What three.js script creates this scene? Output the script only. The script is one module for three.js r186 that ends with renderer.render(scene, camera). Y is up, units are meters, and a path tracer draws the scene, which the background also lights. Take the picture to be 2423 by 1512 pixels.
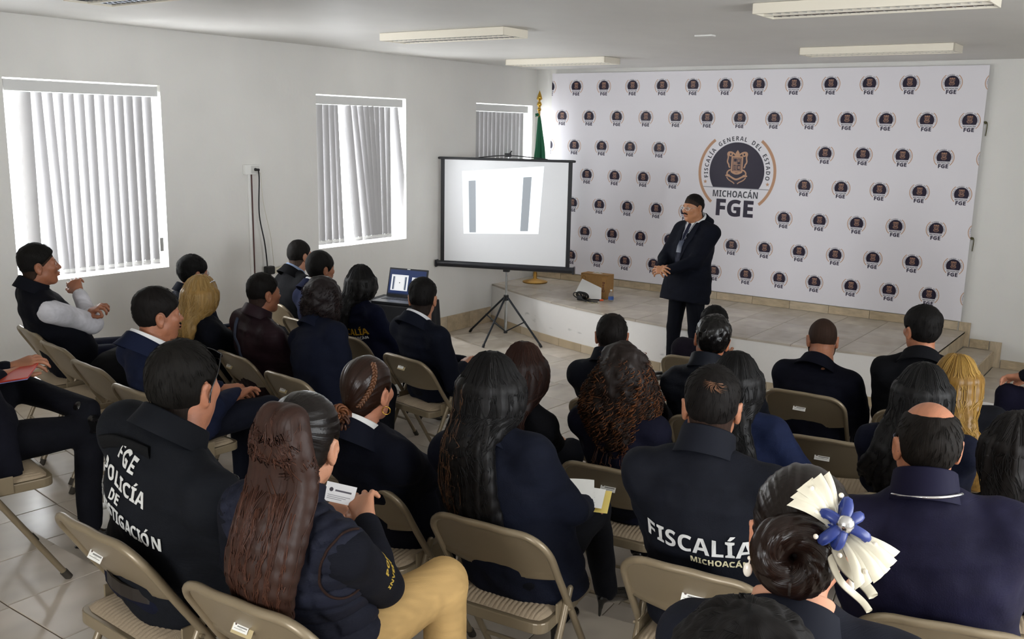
import * as THREE from 'three';
import { mergeGeometries, toCreasedNormals } from 'three/addons/utils/BufferGeometryUtils.js';
import { RoundedBoxGeometry } from 'three/addons/geometries/RoundedBoxGeometry.js';
import { RectAreaLightUniformsLib } from 'three/addons/lights/RectAreaLightUniformsLib.js';
import { FontLoader } from 'three/addons/loaders/FontLoader.js';
import { TextGeometry } from 'three/addons/geometries/TextGeometry.js';

// ---------------------------------------------------------------- camera, daylight, exposure
const scene = new THREE.Scene();
const camera = new THREE.PerspectiveCamera(37.22, 2423 / 1512, 0.05, 80);
camera.position.set(6.7543, 2.28, 9.8051);
camera.quaternion.setFromRotationMatrix(new THREE.Matrix4().makeBasis(
  new THREE.Vector3(0.80909, 0.01993, -0.58735), new THREE.Vector3(-0.13162, 0.98018, -0.14806), new THREE.Vector3(0.57276, 0.1971, 0.79567)));
scene.add(camera);
scene.background = new THREE.Color(0.93, 0.97, 1.0);
scene.backgroundIntensity = 5.0;
RectAreaLightUniformsLib.init();
const renderer = new THREE.WebGLRenderer({ antialias: true });
renderer.toneMapping = THREE.LinearToneMapping;
renderer.toneMappingExposure = 1.0;
renderer.shadowMap.enabled = true;
// daylight standing in each window opening, the right-wall ones added for brightness: [centre x, y, z, width, height, facing angle about y, strength]
const DAY = new THREE.Color(0.95, 0.975, 1.0);
const daylight = [
  [-0.2, 1.84, 5.84, 1.22, 1.43, 90, 32], [-0.2, 1.84, 2.98, 1.22, 1.43, 90, 20], [-0.2, 1.84, 0.64, 1.1, 1.43, 90, 12],
  [6.3, 1.9, 13.2, 2.2, 1.6, 180, 14], [9.25, 1.9, 5.5, 2.2, 1.6, 270, 6], [9.25, 1.9, 8.0, 2.2, 1.6, 270, 8.5],  // last two: invented right-wall windows that brighten the left wall
];
for (const [x, y, z, w, h, a, s] of daylight) {
  const l = new THREE.RectAreaLight(DAY, s, w, h);
  l.position.set(x, y, z); l.rotation.y = THREE.MathUtils.degToRad(a) + Math.PI; l.name = 'daylight';
  scene.add(l);
}

// ---------------------------------------------------------------- helpers
const V = (x, y, z) => new THREE.Vector3(x, y, z);
let seed = 7;
const rnd = () => { seed = (seed * 1664525 + 1013904223) >>> 0; return seed / 4294967296; };
const rr = (a, b) => a + (b - a) * rnd();
const R = THREE.MathUtils.degToRad;
const taken = new Map();
function numbered(name) { const n = taken.get(name) || 0; taken.set(name, n + 1); return n ? name + '_' + String(n).padStart(3, '0') : name; }
function shade(o) { o.traverse((m) => { if (m.isMesh) { m.castShadow = true; m.receiveShadow = true; } }); return o; }
function thing(name, label, category, group) {
  const o = new THREE.Group(); o.name = numbered(name); o.userData = { label, category }; if (group) o.userData.group = group; scene.add(o); return o;
}
function mesh(name, geo, mat, parent, label) {
  const m = new THREE.Mesh(geo, mat); m.name = name; if (label) m.userData.label = label; m.castShadow = m.receiveShadow = true; if (parent) parent.add(m); return m;
}
function solo(name, geo, mat, label, category, group) {
  const m = mesh(numbered(name), geo, mat, scene); m.userData = { label, category }; if (group) m.userData.group = group; return m;
}
function structure(name, geo, mat, label) { const m = mesh(numbered(name), geo, mat, scene); m.userData = { kind: 'structure', label, category: name.split('_')[0] }; return m; }
function box(x0, x1, y0, y1, z0, z1) { const g = new THREE.BoxGeometry(x1 - x0, y1 - y0, z1 - z0); g.translate((x0 + x1) / 2, (y0 + y1) / 2, (z0 + z1) / 2); return g; }
function rbox(x0, x1, y0, y1, z0, z1, r = 0.005, s = 2) { const g = new RoundedBoxGeometry(x1 - x0, y1 - y0, z1 - z0, s, r); g.translate((x0 + x1) / 2, (y0 + y1) / 2, (z0 + z1) / 2); return g; }
function tube(pts, r, seg = 24, sides = 8, closed = false, tension = 0.5) {
  const c = new THREE.CatmullRomCurve3(pts.map((p) => (p.isVector3 ? p : V(...p))), closed, 'catmullrom', tension); return new THREE.TubeGeometry(c, seg, r, sides, closed);
}
function rod(a, b, r, r2 = r, sides = 10) {
  const A = a.isVector3 ? a : V(...a), B = b.isVector3 ? b : V(...b), d = B.clone().sub(A), g = new THREE.CylinderGeometry(r2, r, d.length(), sides);
  g.applyQuaternion(new THREE.Quaternion().setFromUnitVectors(V(0, 1, 0), d.clone().normalize())); g.translate(...A.add(B).multiplyScalar(0.5).toArray()); return g;
}
function ball(x, y, z, rx, ry = rx, rz = rx, w = 14, h = 10) { const g = new THREE.SphereGeometry(1, w, h); g.scale(rx, ry, rz); g.translate(x, y, z); return g; }
function merge(list) {
  const l = list.map((g) => { const q = g.index ? g.toNonIndexed() : g; for (const k of Object.keys(q.attributes)) if (!['position', 'normal', 'uv'].includes(k)) q.deleteAttribute(k); if (!q.attributes.uv) q.setAttribute('uv', new THREE.BufferAttribute(new Float32Array(q.attributes.position.count * 2), 2)); return q; });
  return mergeGeometries(l);
}
// value noise
const NT = new Float32Array(4096); { let s = 99; for (let i = 0; i < 4096; i++) { s = (s * 1103515245 + 12345) & 0x7fffffff; NT[i] = s / 0x7fffffff; } }
const nh = (x, y, z) => NT[((x * 73 + y * 911 + z * 3571) % 4096 + 4096) % 4096];
function noise3(x, y, z) {
  const X = Math.floor(x), Y = Math.floor(y), Z = Math.floor(z); let u = x - X, v = y - Y, w = z - Z; u = u * u * (3 - 2 * u); v = v * v * (3 - 2 * v); w = w * w * (3 - 2 * w);
  const L = (a, b, t) => a + (b - a) * t;
  return L(L(L(nh(X, Y, Z), nh(X + 1, Y, Z), u), L(nh(X, Y + 1, Z), nh(X + 1, Y + 1, Z), u), v), L(L(nh(X, Y, Z + 1), nh(X + 1, Y, Z + 1), u), L(nh(X, Y + 1, Z + 1), nh(X + 1, Y + 1, Z + 1), u), v), w) * 2 - 1;
}
// a tiling grey texture: fn(u, v) in 0..1 -> 0..1
function texture(n, m, fn, srgb = false) {
  const d = new Uint8Array(n * m * 4);
  for (let j = 0; j < m; j++) for (let i = 0; i < n; i++) { const c = fn(i / n, j / m), o = (j * n + i) * 4; for (let k = 0; k < 3; k++) d[o + k] = Math.max(0, Math.min(255, 255 * (Array.isArray(c) ? c[k] : c))); d[o + 3] = 255; }
  const t = new THREE.DataTexture(d, n, m); t.wrapS = t.wrapT = THREE.RepeatWrapping; t.magFilter = THREE.LinearFilter; t.minFilter = THREE.LinearMipmapLinearFilter; t.generateMipmaps = true; if (srgb) t.colorSpace = THREE.SRGBColorSpace; t.needsUpdate = true; return t;
}
const tileNoise = (u, v, f, s) => { // periodic in u, v
  const a = 2 * Math.PI; return noise3(s + f / a * Math.cos(a * u) * 1.0, s * 1.7 + f / a * Math.sin(a * u), 3.1 + f / a * Math.cos(a * v)) * 0.5 + noise3(s + 9 + f / a * Math.sin(a * v), f / a * Math.cos(a * u), s + f / a * Math.sin(a * u)) * 0.5;
};
function canvas(w, h, draw) { const c = document.createElement('canvas'); c.width = w; c.height = h; draw(c.getContext('2d'), w, h); const t = new THREE.CanvasTexture(c); t.colorSpace = THREE.SRGBColorSpace; t.anisotropy = 8; return t; }
const std = (color, roughness = 0.6, extra = {}) => new THREE.MeshPhysicalMaterial({ color, roughness, ...extra });

// ---------------------------------------------------------------- materials of the room
const bumpPlaster = texture(256, 256, (u, v) => 0.5 + 0.25 * tileNoise(u, v, 26, 3) + 0.18 * tileNoise(u, v, 60, 11));
const plasterTint = texture(256, 256, (u, v) => { const n = 0.965 + 0.03 * tileNoise(u, v, 5, 21) + 0.012 * tileNoise(u, v, 22, 5); return [n, n * 0.997, n * 0.99]; }, true);
bumpPlaster.repeat.set(0.8, 0.8); plasterTint.repeat.set(0.35, 0.35);
const M = {};
M.wall = std(0xe9e8e5, 0.62, { bumpMap: bumpPlaster, bumpScale: 0.0025, map: plasterTint });
M.ceil = std(0xe6e5e2, 0.55, { map: plasterTint, bumpMap: bumpPlaster, bumpScale: 0.001 });
M.grout = std(0x6f6253, 0.9);
const tileMap = (s) => texture(128, 128, (u, v) => { const n = 0.9 + 0.09 * tileNoise(u, v, 6, s) + 0.05 * tileNoise(u, v, 18, s + 4); return [n, n * 0.985, n * 0.965]; }, true);
const tileTex = [tileMap(2), tileMap(33), tileMap(51)];
M.tile = [0xd3cbc0, 0xcdc4b9, 0xd8d0c6, 0xc9c0b4].map((c, i) => std(c, 0.27, { map: tileTex[i % 3], specularIntensity: 0.75 }));
M.skirt = [0xd0bfa4, 0xc8b79b, 0xd6c7ae].map((c, i) => std(c, 0.35, { map: tileTex[i % 3] }));
M.alu = std(0xd8d8d6, 0.4, { metalness: 0.3 });
M.white = std(0xeeeeea, 0.5);
M.dark = std(0x15161a, 0.45);
M.black = std(0x0b0b0d, 0.4);
M.glass = new THREE.MeshPhysicalMaterial({ color: 0xffffff, roughness: 0, transmission: 1, thickness: 0, ior: 1.45 });

const H = 2.987, ZF = 13.0, XR = 9.0;
function uvMetres(g, ax, ay) { const p = g.attributes.position, u = new Float32Array(p.count * 2); for (let i = 0; i < p.count; i++) { u[2 * i] = p.getComponent(i, ax); u[2 * i + 1] = p.getComponent(i, ay); } g.setAttribute('uv', new THREE.BufferAttribute(u, 2)); return g; }
// a wall panel in its own plane with openings, extruded outwards
function wallShape(w, h, holes, t) {
  const s = new THREE.Shape([[0, 0], [w, 0], [w, h], [0, h]].map((p) => new THREE.Vector2(...p)));
  for (const [a, b, c, d] of holes) s.holes.push(new THREE.Path([[a, c], [a, d], [b, d], [b, c]].map((p) => new THREE.Vector2(...p))));
  return new THREE.ExtrudeGeometry(s, { depth: t, bevelEnabled: false });
}
const WB = 1.12, WT = 2.56, TW = 0.16;
const leftWindows = [[5.225, 6.448], [2.363, 3.593], [0.085, 1.194]];
{
  const g = wallShape(ZF, H, leftWindows.map(([a, b]) => [a, b, WB, WT]), TW); g.rotateY(-Math.PI / 2); // x -> z, extrude -> -x
  structure('wall_left', uvMetres(g, 2, 1), M.wall, 'off-white plastered wall with the row of blind-covered windows');
  structure('wall_back', uvMetres(box(-TW, XR, 0, H, -0.2, 0), 0, 1), M.wall, 'off-white wall behind the stage and banner');
  const rw = wallShape(ZF, H, [[4.4, 6.6, 1.1, 2.7], [6.9, 9.1, 1.1, 2.7]], 0.2); rw.rotateY(-Math.PI / 2); rw.translate(XR + 0.2, 0, 0); structure('wall_right', uvMetres(rw, 2, 1), M.wall, 'off-white wall on the right side of the hall with two unseen windows added for light');
  const f = wallShape(XR, H, [[5.2, 7.4, 1.1, 2.7]], 0.16); f.translate(0, 0, ZF);
  structure('wall_front', uvMetres(f, 0, 1), M.wall, 'off-white wall with a wide window behind the audience');
  structure('ceiling', uvMetres(box(-TW, XR + 0.2, H, H + 0.15, -0.2, ZF + 0.16), 0, 2), M.ceil, 'smooth off-white ceiling');
}
// window frames and panes
let wn = 0;
function windowUnit(a, b, c, d, place) {
  const o = new THREE.Group(); o.name = 'window_' + (++wn); o.userData = { kind: 'structure', label: 'bright aluminium framed window', category: 'window' }; scene.add(o);
  const t = 0.035;
  mesh('frame', merge([box(a, b, c, c + t, -0.03, 0.01), box(a, b, d - t, d, -0.03, 0.01), box(a, a + t, c + t, d - t, -0.03, 0.01), box(b - t, b, c + t, d - t, -0.03, 0.01), box((a + b) / 2 - 0.02, (a + b) / 2 + 0.02, c + t, d - t, -0.025, 0.005)]), M.alu, o);
  for (const [p, q] of [[a + t, (a + b) / 2 - 0.02], [(a + b) / 2 + 0.02, b - t]]) mesh('pane', box(p, q, c + t, d - t, -0.013, -0.009), M.glass, o);
  place(o);
}
for (const [a, b] of leftWindows) windowUnit(-b, -a, WB, WT, (o) => { o.rotation.y = Math.PI / 2; o.position.x = -0.13; });
windowUnit(5.2, 7.4, 1.1, 2.7, (o) => { o.position.z = ZF + 0.13; });
for (const [a, b] of [[4.4, 6.6], [6.9, 9.1]]) windowUnit(-b, -a, 1.1, 2.7, (o) => { o.rotation.y = Math.PI / 2; o.position.x = XR + 0.15; });  // added windows out of view, placed to bring light from the right

// ---------------------------------------------------------------- floor: concentric tiers of tiles round the stage
const CX = 3.4, CZ = -5.3; // centre of the arcs
const tiers = [[0, 8.15, 0], [8.15, 12.02, 0.15], [12.02, 13.12, 0.30], [13.12, 20, 0.45]];
function arcSlab(r0, r1, y0, y1) { // slab between two radii, clipped to the room by sampling
  const a0 = Math.atan2(-3.6, 6), a1 = Math.atan2(6.2, 7), n = 96, s = new THREE.Shape(), P = [];
  const lim = (r, a) => { const x = CX + r * Math.sin(a), z = CZ + r * Math.cos(a); return [Math.min(XR, Math.max(0, x)), Math.min(ZF, Math.max(0, z))]; };
  for (let i = 0; i <= n; i++) P.push(lim(r1, a0 + (a1 - a0) * i / n));
  for (let i = n; i >= 0; i--) P.push(lim(Math.max(r0, 0.01), a0 + (a1 - a0) * i / n));
  const shp = new THREE.Shape(P.map(([x, z]) => new THREE.Vector2(x, -z)));
  const g = new THREE.ExtrudeGeometry(shp, { depth: y1 - y0, bevelEnabled: false }); g.rotateX(-Math.PI / 2); g.translate(0, y0, 0); return g;
}
const floor = structure('floor', box(-TW, XR + 0.2, -0.12, -0.004, -0.2, ZF + 0.16), M.grout, 'pale beige tiled floor rising in curved tiers');
tiers.slice(1).forEach(([r0, r1, y]) => mesh('tier_slab', arcSlab(r0, r1, -0.004, y - 0.004), M.grout, floor));
// tiles: rings of squares
const inRoom = (x, z) => x > 0 && x < XR && z > 0.0 && z < ZF;
const stageR = 7.03;
function clipPoly(P, f) { const o = []; for (let i = 0; i < P.length; i++) { const a = P[i], b = P[(i + 1) % P.length], fa = f(a), fb = f(b); if (fa >= 0) o.push(a); if (fa >= 0 !== fb >= 0) { const t = fa / (fa - fb); o.push([a[0] + (b[0] - a[0]) * t, a[1] + (b[1] - a[1]) * t]); } } return o; }
function tileGeo(P, y, th = 0.012, bev = 0.0025) { // convex polygon prism with a chamfer
  const n = P.length, c = P.reduce((s, p) => [s[0] + p[0] / n, s[1] + p[1] / n], [0, 0]);
  const ins = P.map(([x, z]) => { const dx = c[0] - x, dz = c[1] - z, l = Math.hypot(dx, dz) || 1; return [x + dx / l * bev * 1.4, z + dz / l * bev * 1.4]; });
  const pos = [], uv = [], idx = [], o = [rnd() * 3, rnd() * 3]; const put = ([x, z], yy) => { pos.push(x, yy, z); uv.push(x * 0.9 + o[0], z * 0.9 + o[1]); return pos.length / 3 - 1; };
  const top = ins.map((p) => put(p, y)); for (let i = 1; i < n - 1; i++) idx.push(top[0], top[i + 1], top[i]);
  for (let i = 0; i < n; i++) { const j = (i + 1) % n; let a = put(ins[i], y), b = put(ins[j], y), d = put(P[j], y - bev), e = put(P[i], y - bev); idx.push(a, b, d, a, d, e); a = put(P[i], y - bev); b = put(P[j], y - bev); d = put(P[j], y - th); e = put(P[i], y - th); idx.push(a, b, d, a, d, e); }
  const g = new THREE.BufferGeometry(); g.setAttribute('position', new THREE.Float32BufferAttribute(pos, 3)); g.setAttribute('uv', new THREE.Float32BufferAttribute(uv, 2));
  // make sure faces look outwards
  g.setIndex(idx); const q = g.toNonIndexed(); q.computeVertexNormals(); if (q.attributes.normal.getY(0) < 0) { const a = q.attributes.position.array; for (let i = 0; i < a.length; i += 9) for (let k = 0; k < 3; k++) { const t = a[i + 3 + k]; a[i + 3 + k] = a[i + 6 + k]; a[i + 6 + k] = t; } const w = q.attributes.uv.array; for (let i = 0; i < w.length; i += 6) for (let k = 0; k < 2; k++) { const t = w[i + 2 + k]; w[i + 2 + k] = w[i + 4 + k]; w[i + 4 + k] = t; } q.computeVertexNormals(); }
  return q;
}
{
  const far = [], all = [];
  for (const [r0, r1, y] of tiers) {
    const a0 = Math.max(r0, stageR - 0.02), n = Math.max(1, Math.round((Math.min(r1, 18.5) - a0) / 0.39)), st = (r1 < 19 ? (r1 - a0) / n : 0.39);
    for (let k = 0; k < (r1 < 19 ? n : 14); k++) {
      const ra = a0 + st * k, rb = ra + st, rm = (ra + rb) / 2, da = 0.39 / rm, off = 0.5 + (k % 2 ? 0.05 : 0);
      for (let j = -22; j < 24; j++) {
        const A = (j + off) * da, g = 0.0022;
        // radial joints lean a little less than the true radius
        const q = (r, a, e) => { const t = a * 0.8; const x = CX - 0.15 + rm * Math.sin(a) + (r - rm) * Math.sin(t) + e * Math.cos(t), z0 = x - CX; return [x, CZ + Math.sqrt(Math.max(r * r - z0 * z0, 0.01))]; };
        let P = [q(ra + g, A - da / 2, g), q(ra + g, A + da / 2, -g), q(rb - g, A + da / 2, -g), q(rb - g, A - da / 2, g)];
        P = clipPoly(P, (p) => p[0] - 0.004); P = clipPoly(P, (p) => XR - 0.004 - p[0]); P = clipPoly(P, (p) => ZF - 0.004 - p[1]); P = clipPoly(P, (p) => p[1] - 0.01);
        if (P.length < 3) continue;
        const c = P.reduce((s, p) => [s[0] + p[0] / P.length, s[1] + p[1] / P.length], [0, 0]);
        all.push([P, y, Math.hypot(c[0] - 6.75, c[1] - 9.8), c]);
      }
    }
  }
  // pieces in the camera's field one by one, the rest joined
  const f = V(-0.5728, -0.1971, -0.7957), rt = V(0.80909, 0.01993, -0.58735);
  const near = all.filter(([P, y, , c]) => { const d = V(c[0] - 6.7543, y - 2.28, c[1] - 9.8051), z = d.dot(f); return z > 0.5 && Math.abs(d.dot(rt) / z) < 0.6 && d.dot(V(-0.13162, 0.98018, -0.14806)) / z > -0.4; }).sort((a, b) => a[2] - b[2]);
  const keep = new Set(near.slice(0, 300)); let i = 0;
  for (const t of all) { const g = tileGeo(t[0], t[1]); if (keep.has(t)) mesh(numbered('floor_tile'), g, M.tile[Math.floor(rnd() * 4)], floor); else far.push(g); }
  const o = mesh('outer_tiles', merge(far), M.tile[1], floor); o.userData.kind = 'stuff';
}

// ---------------------------------------------------------------- stage with a curved front, steps on its right end
const SH = 0.461, stageEnd = 5.06;
function stagePoly(inset = 0) { const P = [[0.002, 0.002]]; const x1 = stageEnd - inset; P.push([x1, 0.002]); const n = 40; for (let i = n; i >= 0; i--) { const x = 0.002 + (x1 - 0.002) * i / n; P.push([x, CZ + Math.sqrt((stageR - inset) ** 2 - (x - CX) ** 2)]); } return P; }
function prism(P, y0, y1) { const s = new THREE.Shape(P.map(([x, z]) => new THREE.Vector2(x, -z))); const g = new THREE.ExtrudeGeometry(s, { depth: y1 - y0, bevelEnabled: false }); g.rotateX(-Math.PI / 2); g.translate(0, y0, 0); return g; }
const stage = thing('stage', 'low white stage with curved front and beige tiled top', 'stage'); stage.userData.kind = 'structure';
const scuff = texture(512, 128, (u, v) => { const s = Math.max(0, tileNoise(u, v, 30, 71) * 0.9 + tileNoise(u, v, 8, 77) * 0.8 - 0.62) * (v < 0.55 ? 1 : 0.35); const n = Math.max(0.72, 0.985 - s * 0.6); return [n, n * 0.995, n * 0.985]; }, true);
scuff.repeat.set(0.5, 2);
M.stageWall = std(0xedecea, 0.6, { map: scuff, bumpMap: bumpPlaster, bumpScale: 0.003 });
mesh('body', uvMetres(prism(stagePoly(), 0, SH - 0.012), 0, 1), M.stageWall, stage);
for (let k = 0, pz = 0; k < 6; k++) { // tiles on top, square to the back wall
  const z0 = 0.02 + k * 0.395, z1 = z0 + 0.395;
  for (let j = 0; j < 13; j++) {
    const x0 = 0.02 + j * 0.395 + (k % 2 ? 0.0 : 0), x1 = x0 + 0.395;
    let P = [[x0 + 0.002, z0 + 0.002], [x1 - 0.002, z0 + 0.002], [x1 - 0.002, z1 - 0.002], [x0 + 0.002, z1 - 0.002]];
    P = clipPoly(P, (p) => stageEnd + 0.01 - p[0]); P = clipPoly(P, (p) => CZ + Math.sqrt((stageR + 0.008) ** 2 - (p[0] - CX) ** 2) - p[1]);
    if (P.length > 2) mesh('stage_tile', tileGeo(P, SH, 0.02), M.tile[Math.floor(rnd() * 4)], stage);
  }
}
// skirting tiles: stage front, back wall on the stage, left wall, steps
function skirtArc() { const n = 15; for (let i = 0; i < n; i++) { const xa = 0.02 + (stageEnd - 0.02) * i / n, xb = 0.02 + (stageEnd - 0.02) * (i + 1) / n - 0.004, P = []; const r = stageR; for (const [x, q] of [[xa, 0], [xb, 0], [xb, 1], [xa, 1]]) { const a = Math.asin((x - CX) / r); P.push([CX + (r + (q ? 0.014 : -0.004)) * Math.sin(a), CZ + (r + (q ? 0.014 : -0.004)) * Math.cos(a)]); } mesh('skirting_tile', tileGeo(P, 0.085, 0.083, 0.003), M.skirt[i % 3], stage); } }
skirtArc();
function skirting(name, label, runs) { const o = new THREE.Group(); o.name = name; o.userData = { kind: 'structure', label, category: 'skirting' }; scene.add(o); let i = 0; for (const [x0, x1, y0, y1, z0, z1] of runs) { const L = Math.max(x1 - x0, z1 - z0), n = Math.max(1, Math.round(L / 0.4)), alongX = x1 - x0 > z1 - z0; for (let k = 0; k < n; k++) mesh('skirting_tile', alongX ? rbox(x0 + (x1 - x0) * k / n + 0.0015, x0 + (x1 - x0) * (k + 1) / n - 0.0015, y0, y1, z0, z1, 0.003, 1) : rbox(x0, x1, y0, y1, z0 + (z1 - z0) * k / n + 0.0015, z0 + (z1 - z0) * (k + 1) / n - 0.0015, 0.003, 1), M.skirt[(i++) % 3], o); } return o; }
skirting('baseboard_back', 'beige tile skirting along the back wall stepping down beside the stage', [[0.02, 5.0, SH, SH + 0.085, 0.001, 0.018], [5.01, 5.115, 0.31, SH + 0.085, 0.001, 0.018], [5.12, 5.29, 0.31, 0.395, 0.001, 0.018], [5.295, 5.4, 0.15, 0.395, 0.001, 0.018], [5.405, 8.9, 0.15, 0.232, 0.001, 0.018]]);
skirting('baseboard_left', 'tall beige tile skirting on the left wall by the stage', [[0.001, 0.016, 0.0, 0.185, 0.88, 2.1], [0.001, 0.016, 0.15, 0.335, 2.12, 6.2], [0.001, 0.016, 0.3, 0.485, 6.2, 7.3], [0.001, 0.016, 0.45, 0.635, 7.3, 12.98]]);
// steps
function step(name, label, x0, x1, z1, y1) {
  const o = new THREE.Group(); o.name = numbered(name); o.userData = { kind: 'structure', label, category: 'step' }; scene.add(o);
  mesh('body', box(x0, x1, 0, y1 - 0.012, 0.001, z1), M.stageWall, o);
  const nx = Math.max(1, Math.round((x1 - x0) / 0.395)), nz = Math.max(1, Math.round(z1 / 0.395));
  for (let i = 0; i < nx; i++) for (let k = 0; k < nz; k++) { const a = x0 + (x1 - x0) * i / nx + 0.002, b = x0 + (x1 - x0) * (i + 1) / nx - 0.002, c = z1 * k / nz + 0.003, d = z1 * (k + 1) / nz - 0.002; mesh('step_tile', tileGeo([[a, c], [b, c], [b, d], [a, d]], y1, 0.014), M.tile[(i + k) % 4], o); }
  for (let k = 0; k < nz; k++) mesh('riser_tile', rbox(x1 - 0.004, x1 + 0.01, Math.max(0.003, y1 - 0.16), y1 - 0.004, z1 * k / nz + 0.003, z1 * (k + 1) / nz - 0.002, 0.003, 1), M.skirt[k % 3], o);
}
step('stage_step', 'upper beige tiled step at the right end of the stage', stageEnd + 0.012, 5.33, 1.5, 0.307);
step('stage_step', 'lowest beige tiled step, wide landing beside the stage steps', 5.345, 8.9, 1.35, 0.15);
for (let k = 0; k < 4; k++) mesh('riser_tile', rbox(stageEnd - 0.002, stageEnd + 0.01, 0.31, SH - 0.004, 1.36 * k / 4 + 0.003, 1.36 * (k + 1) / 4 - 0.002, 0.003, 1), M.skirt[k % 3], stage);

// ---------------------------------------------------------------- banner on the back wall
const NAVY = '#241d31', INK = '#33333b', TAN = '#b98e70';
function crest(c, s) { // small coat of arms in line work, centred on 0,0, about 1.2 s wide
  c.save(); c.scale(s, s); c.strokeStyle = TAN; c.fillStyle = TAN; c.lineWidth = 0.05; c.lineCap = 'round'; c.lineJoin = 'round';
  c.lineWidth = 0.09; c.strokeRect(-0.3, -0.42, 0.6, 0.82); // shield frame
  c.beginPath(); c.moveTo(-0.3, 0.4); c.quadraticCurveTo(0, 0.62, 0.3, 0.4); c.stroke();
  c.lineWidth = 0.03; c.strokeRect(-0.21, -0.34, 0.42, 0.66); c.beginPath(); c.moveTo(0, -0.34); c.lineTo(0, 0.32); c.moveTo(-0.21, 0); c.lineTo(0.21, 0); c.stroke();
  c.globalAlpha = 0.75; c.fillRect(-0.2, -0.16, 0.17, 0.15); c.fillRect(0.05, -0.3, 0.1, 0.16); c.fillRect(-0.17, 0.06, 0.05, 0.22); c.fillRect(-0.09, 0.04, 0.05, 0.24); c.fillRect(0.06, 0.08, 0.12, 0.16); c.globalAlpha = 1;
  c.lineWidth = 0.085; // mantling scrolls left and right
  for (const q of [-1, 1]) { c.beginPath(); c.moveTo(q * 0.12, -0.52); c.bezierCurveTo(q * 0.3, -0.72, q * 0.66, -0.74, q * 0.55, -0.48); c.bezierCurveTo(q * 0.48, -0.3, q * 0.66, -0.2, q * 0.5, -0.02); c.bezierCurveTo(q * 0.44, 0.06, q * 0.5, 0.12, q * 0.42, 0.16); c.stroke(); c.beginPath(); c.arc(q * 0.4, -0.56, 0.09, 0, 6.3); c.stroke(); c.beginPath(); c.moveTo(q * 0.33, 0.3); c.bezierCurveTo(q * 0.6, 0.34, q * 0.62, 0.62, q * 0.42, 0.6); c.stroke(); }
  c.beginPath(); c.moveTo(-0.16, -0.46); c.lineTo(-0.1, -0.66); c.lineTo(0, -0.8); c.lineTo(0.1, -0.66); c.lineTo(0.16, -0.46); c.closePath(); c.fill();
  c.lineWidth = 0.1; c.beginPath(); c.moveTo(-0.6, 0.62); c.bezierCurveTo(-0.35, 0.6, -0.2, 0.82, 0, 0.82); c.bezierCurveTo(0.2, 0.82, 0.35, 0.6, 0.6, 0.62); c.stroke();
  c.lineWidth = 0.06; c.beginPath(); c.moveTo(-0.55, 0.72); c.bezierCurveTo(-0.4, 0.95, -0.2, 0.92, -0.1, 1.05); c.moveTo(0.55, 0.72); c.bezierCurveTo(0.4, 0.95, 0.2, 0.92, 0.1, 1.05); c.stroke();
  c.restore();
}
function star(c, x, y, r) { c.beginPath(); for (let i = 0; i < 10; i++) { const a = -Math.PI / 2 + i * Math.PI / 5, q = i % 2 ? r * 0.42 : r; c.lineTo(x + q * Math.cos(a), y + q * Math.sin(a)); } c.fill(); }
function emblem(c, x, y, s) { // s = pixels per disc radius
  c.save(); c.translate(x, y); c.scale(s, s);
  c.fillStyle = NAVY; c.beginPath(); c.arc(0, 0, 1, Math.PI - 0.582, 2 * Math.PI + 0.582); c.closePath(); c.fill();
  c.save(); c.translate(0, -0.25); crest(c, 0.62); c.restore();
  c.strokeStyle = TAN; c.lineWidth = 0.1; c.beginPath(); c.arc(0, 0.02, 1.37, Math.PI * 0.72, Math.PI * 1.29); c.stroke(); c.beginPath(); c.arc(0, 0.02, 1.37, -Math.PI * 0.29, Math.PI * 0.28); c.stroke();
  c.strokeStyle = '#8f8f96'; c.lineWidth = 0.025; c.beginPath(); c.moveTo(-1.2, 0.56); c.lineTo(1.2, 0.56); c.stroke();
  const say = (txt, size, wide, col, stroke) => { c.save(); c.scale(0.01, 0.01); c.fillStyle = col; c.font = 'bold ' + size * 100 + 'px sans-serif'; c.textAlign = 'center'; c.textBaseline = 'alphabetic'; const w = c.measureText(txt).width; if (wide) c.scale(wide * 100 / w, 1); c.fillText(txt, 0, 0); if (stroke) { c.lineWidth = stroke * 100; c.strokeStyle = col; c.strokeText(txt, 0, 0); } c.restore(); return w / 100; };
  const txt = [...'FISCALÍA  GENERAL  DEL  ESTADO'], span = 3.62; // lettering along the arc
  c.save(); c.scale(0.01, 0.01); c.font = 'bold 20.5px sans-serif'; const wd = txt.map((ch) => c.measureText(ch).width + 1.4); c.restore();
  const tot = wd.reduce((p, q) => p + q, 0); let a = -Math.PI / 2 - span / 2;
  txt.forEach((ch, i) => { const w = wd[i] / tot * span; a += w / 2; c.save(); c.rotate(a + Math.PI / 2); c.translate(0, -1.06); if (ch !== ' ') say(ch, 0.205, 0, INK); c.restore(); a += w / 2; });
  c.fillStyle = TAN; star(c, -1.14, 0.38, 0.075); star(c, 1.14, 0.38, 0.075);
  c.save(); c.translate(0, 0.88); say('MICHOACÁN', 0.31, 1.7, INK); c.restore();
  c.save(); c.translate(0, 1.52); say('FGE', 0.76, 1.46, NAVY, 0.03); c.restore();
  c.restore();
}
const BX0 = 0.246, BX1 = 5.025, BY0 = 0.555, BY1 = 2.937;
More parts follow.
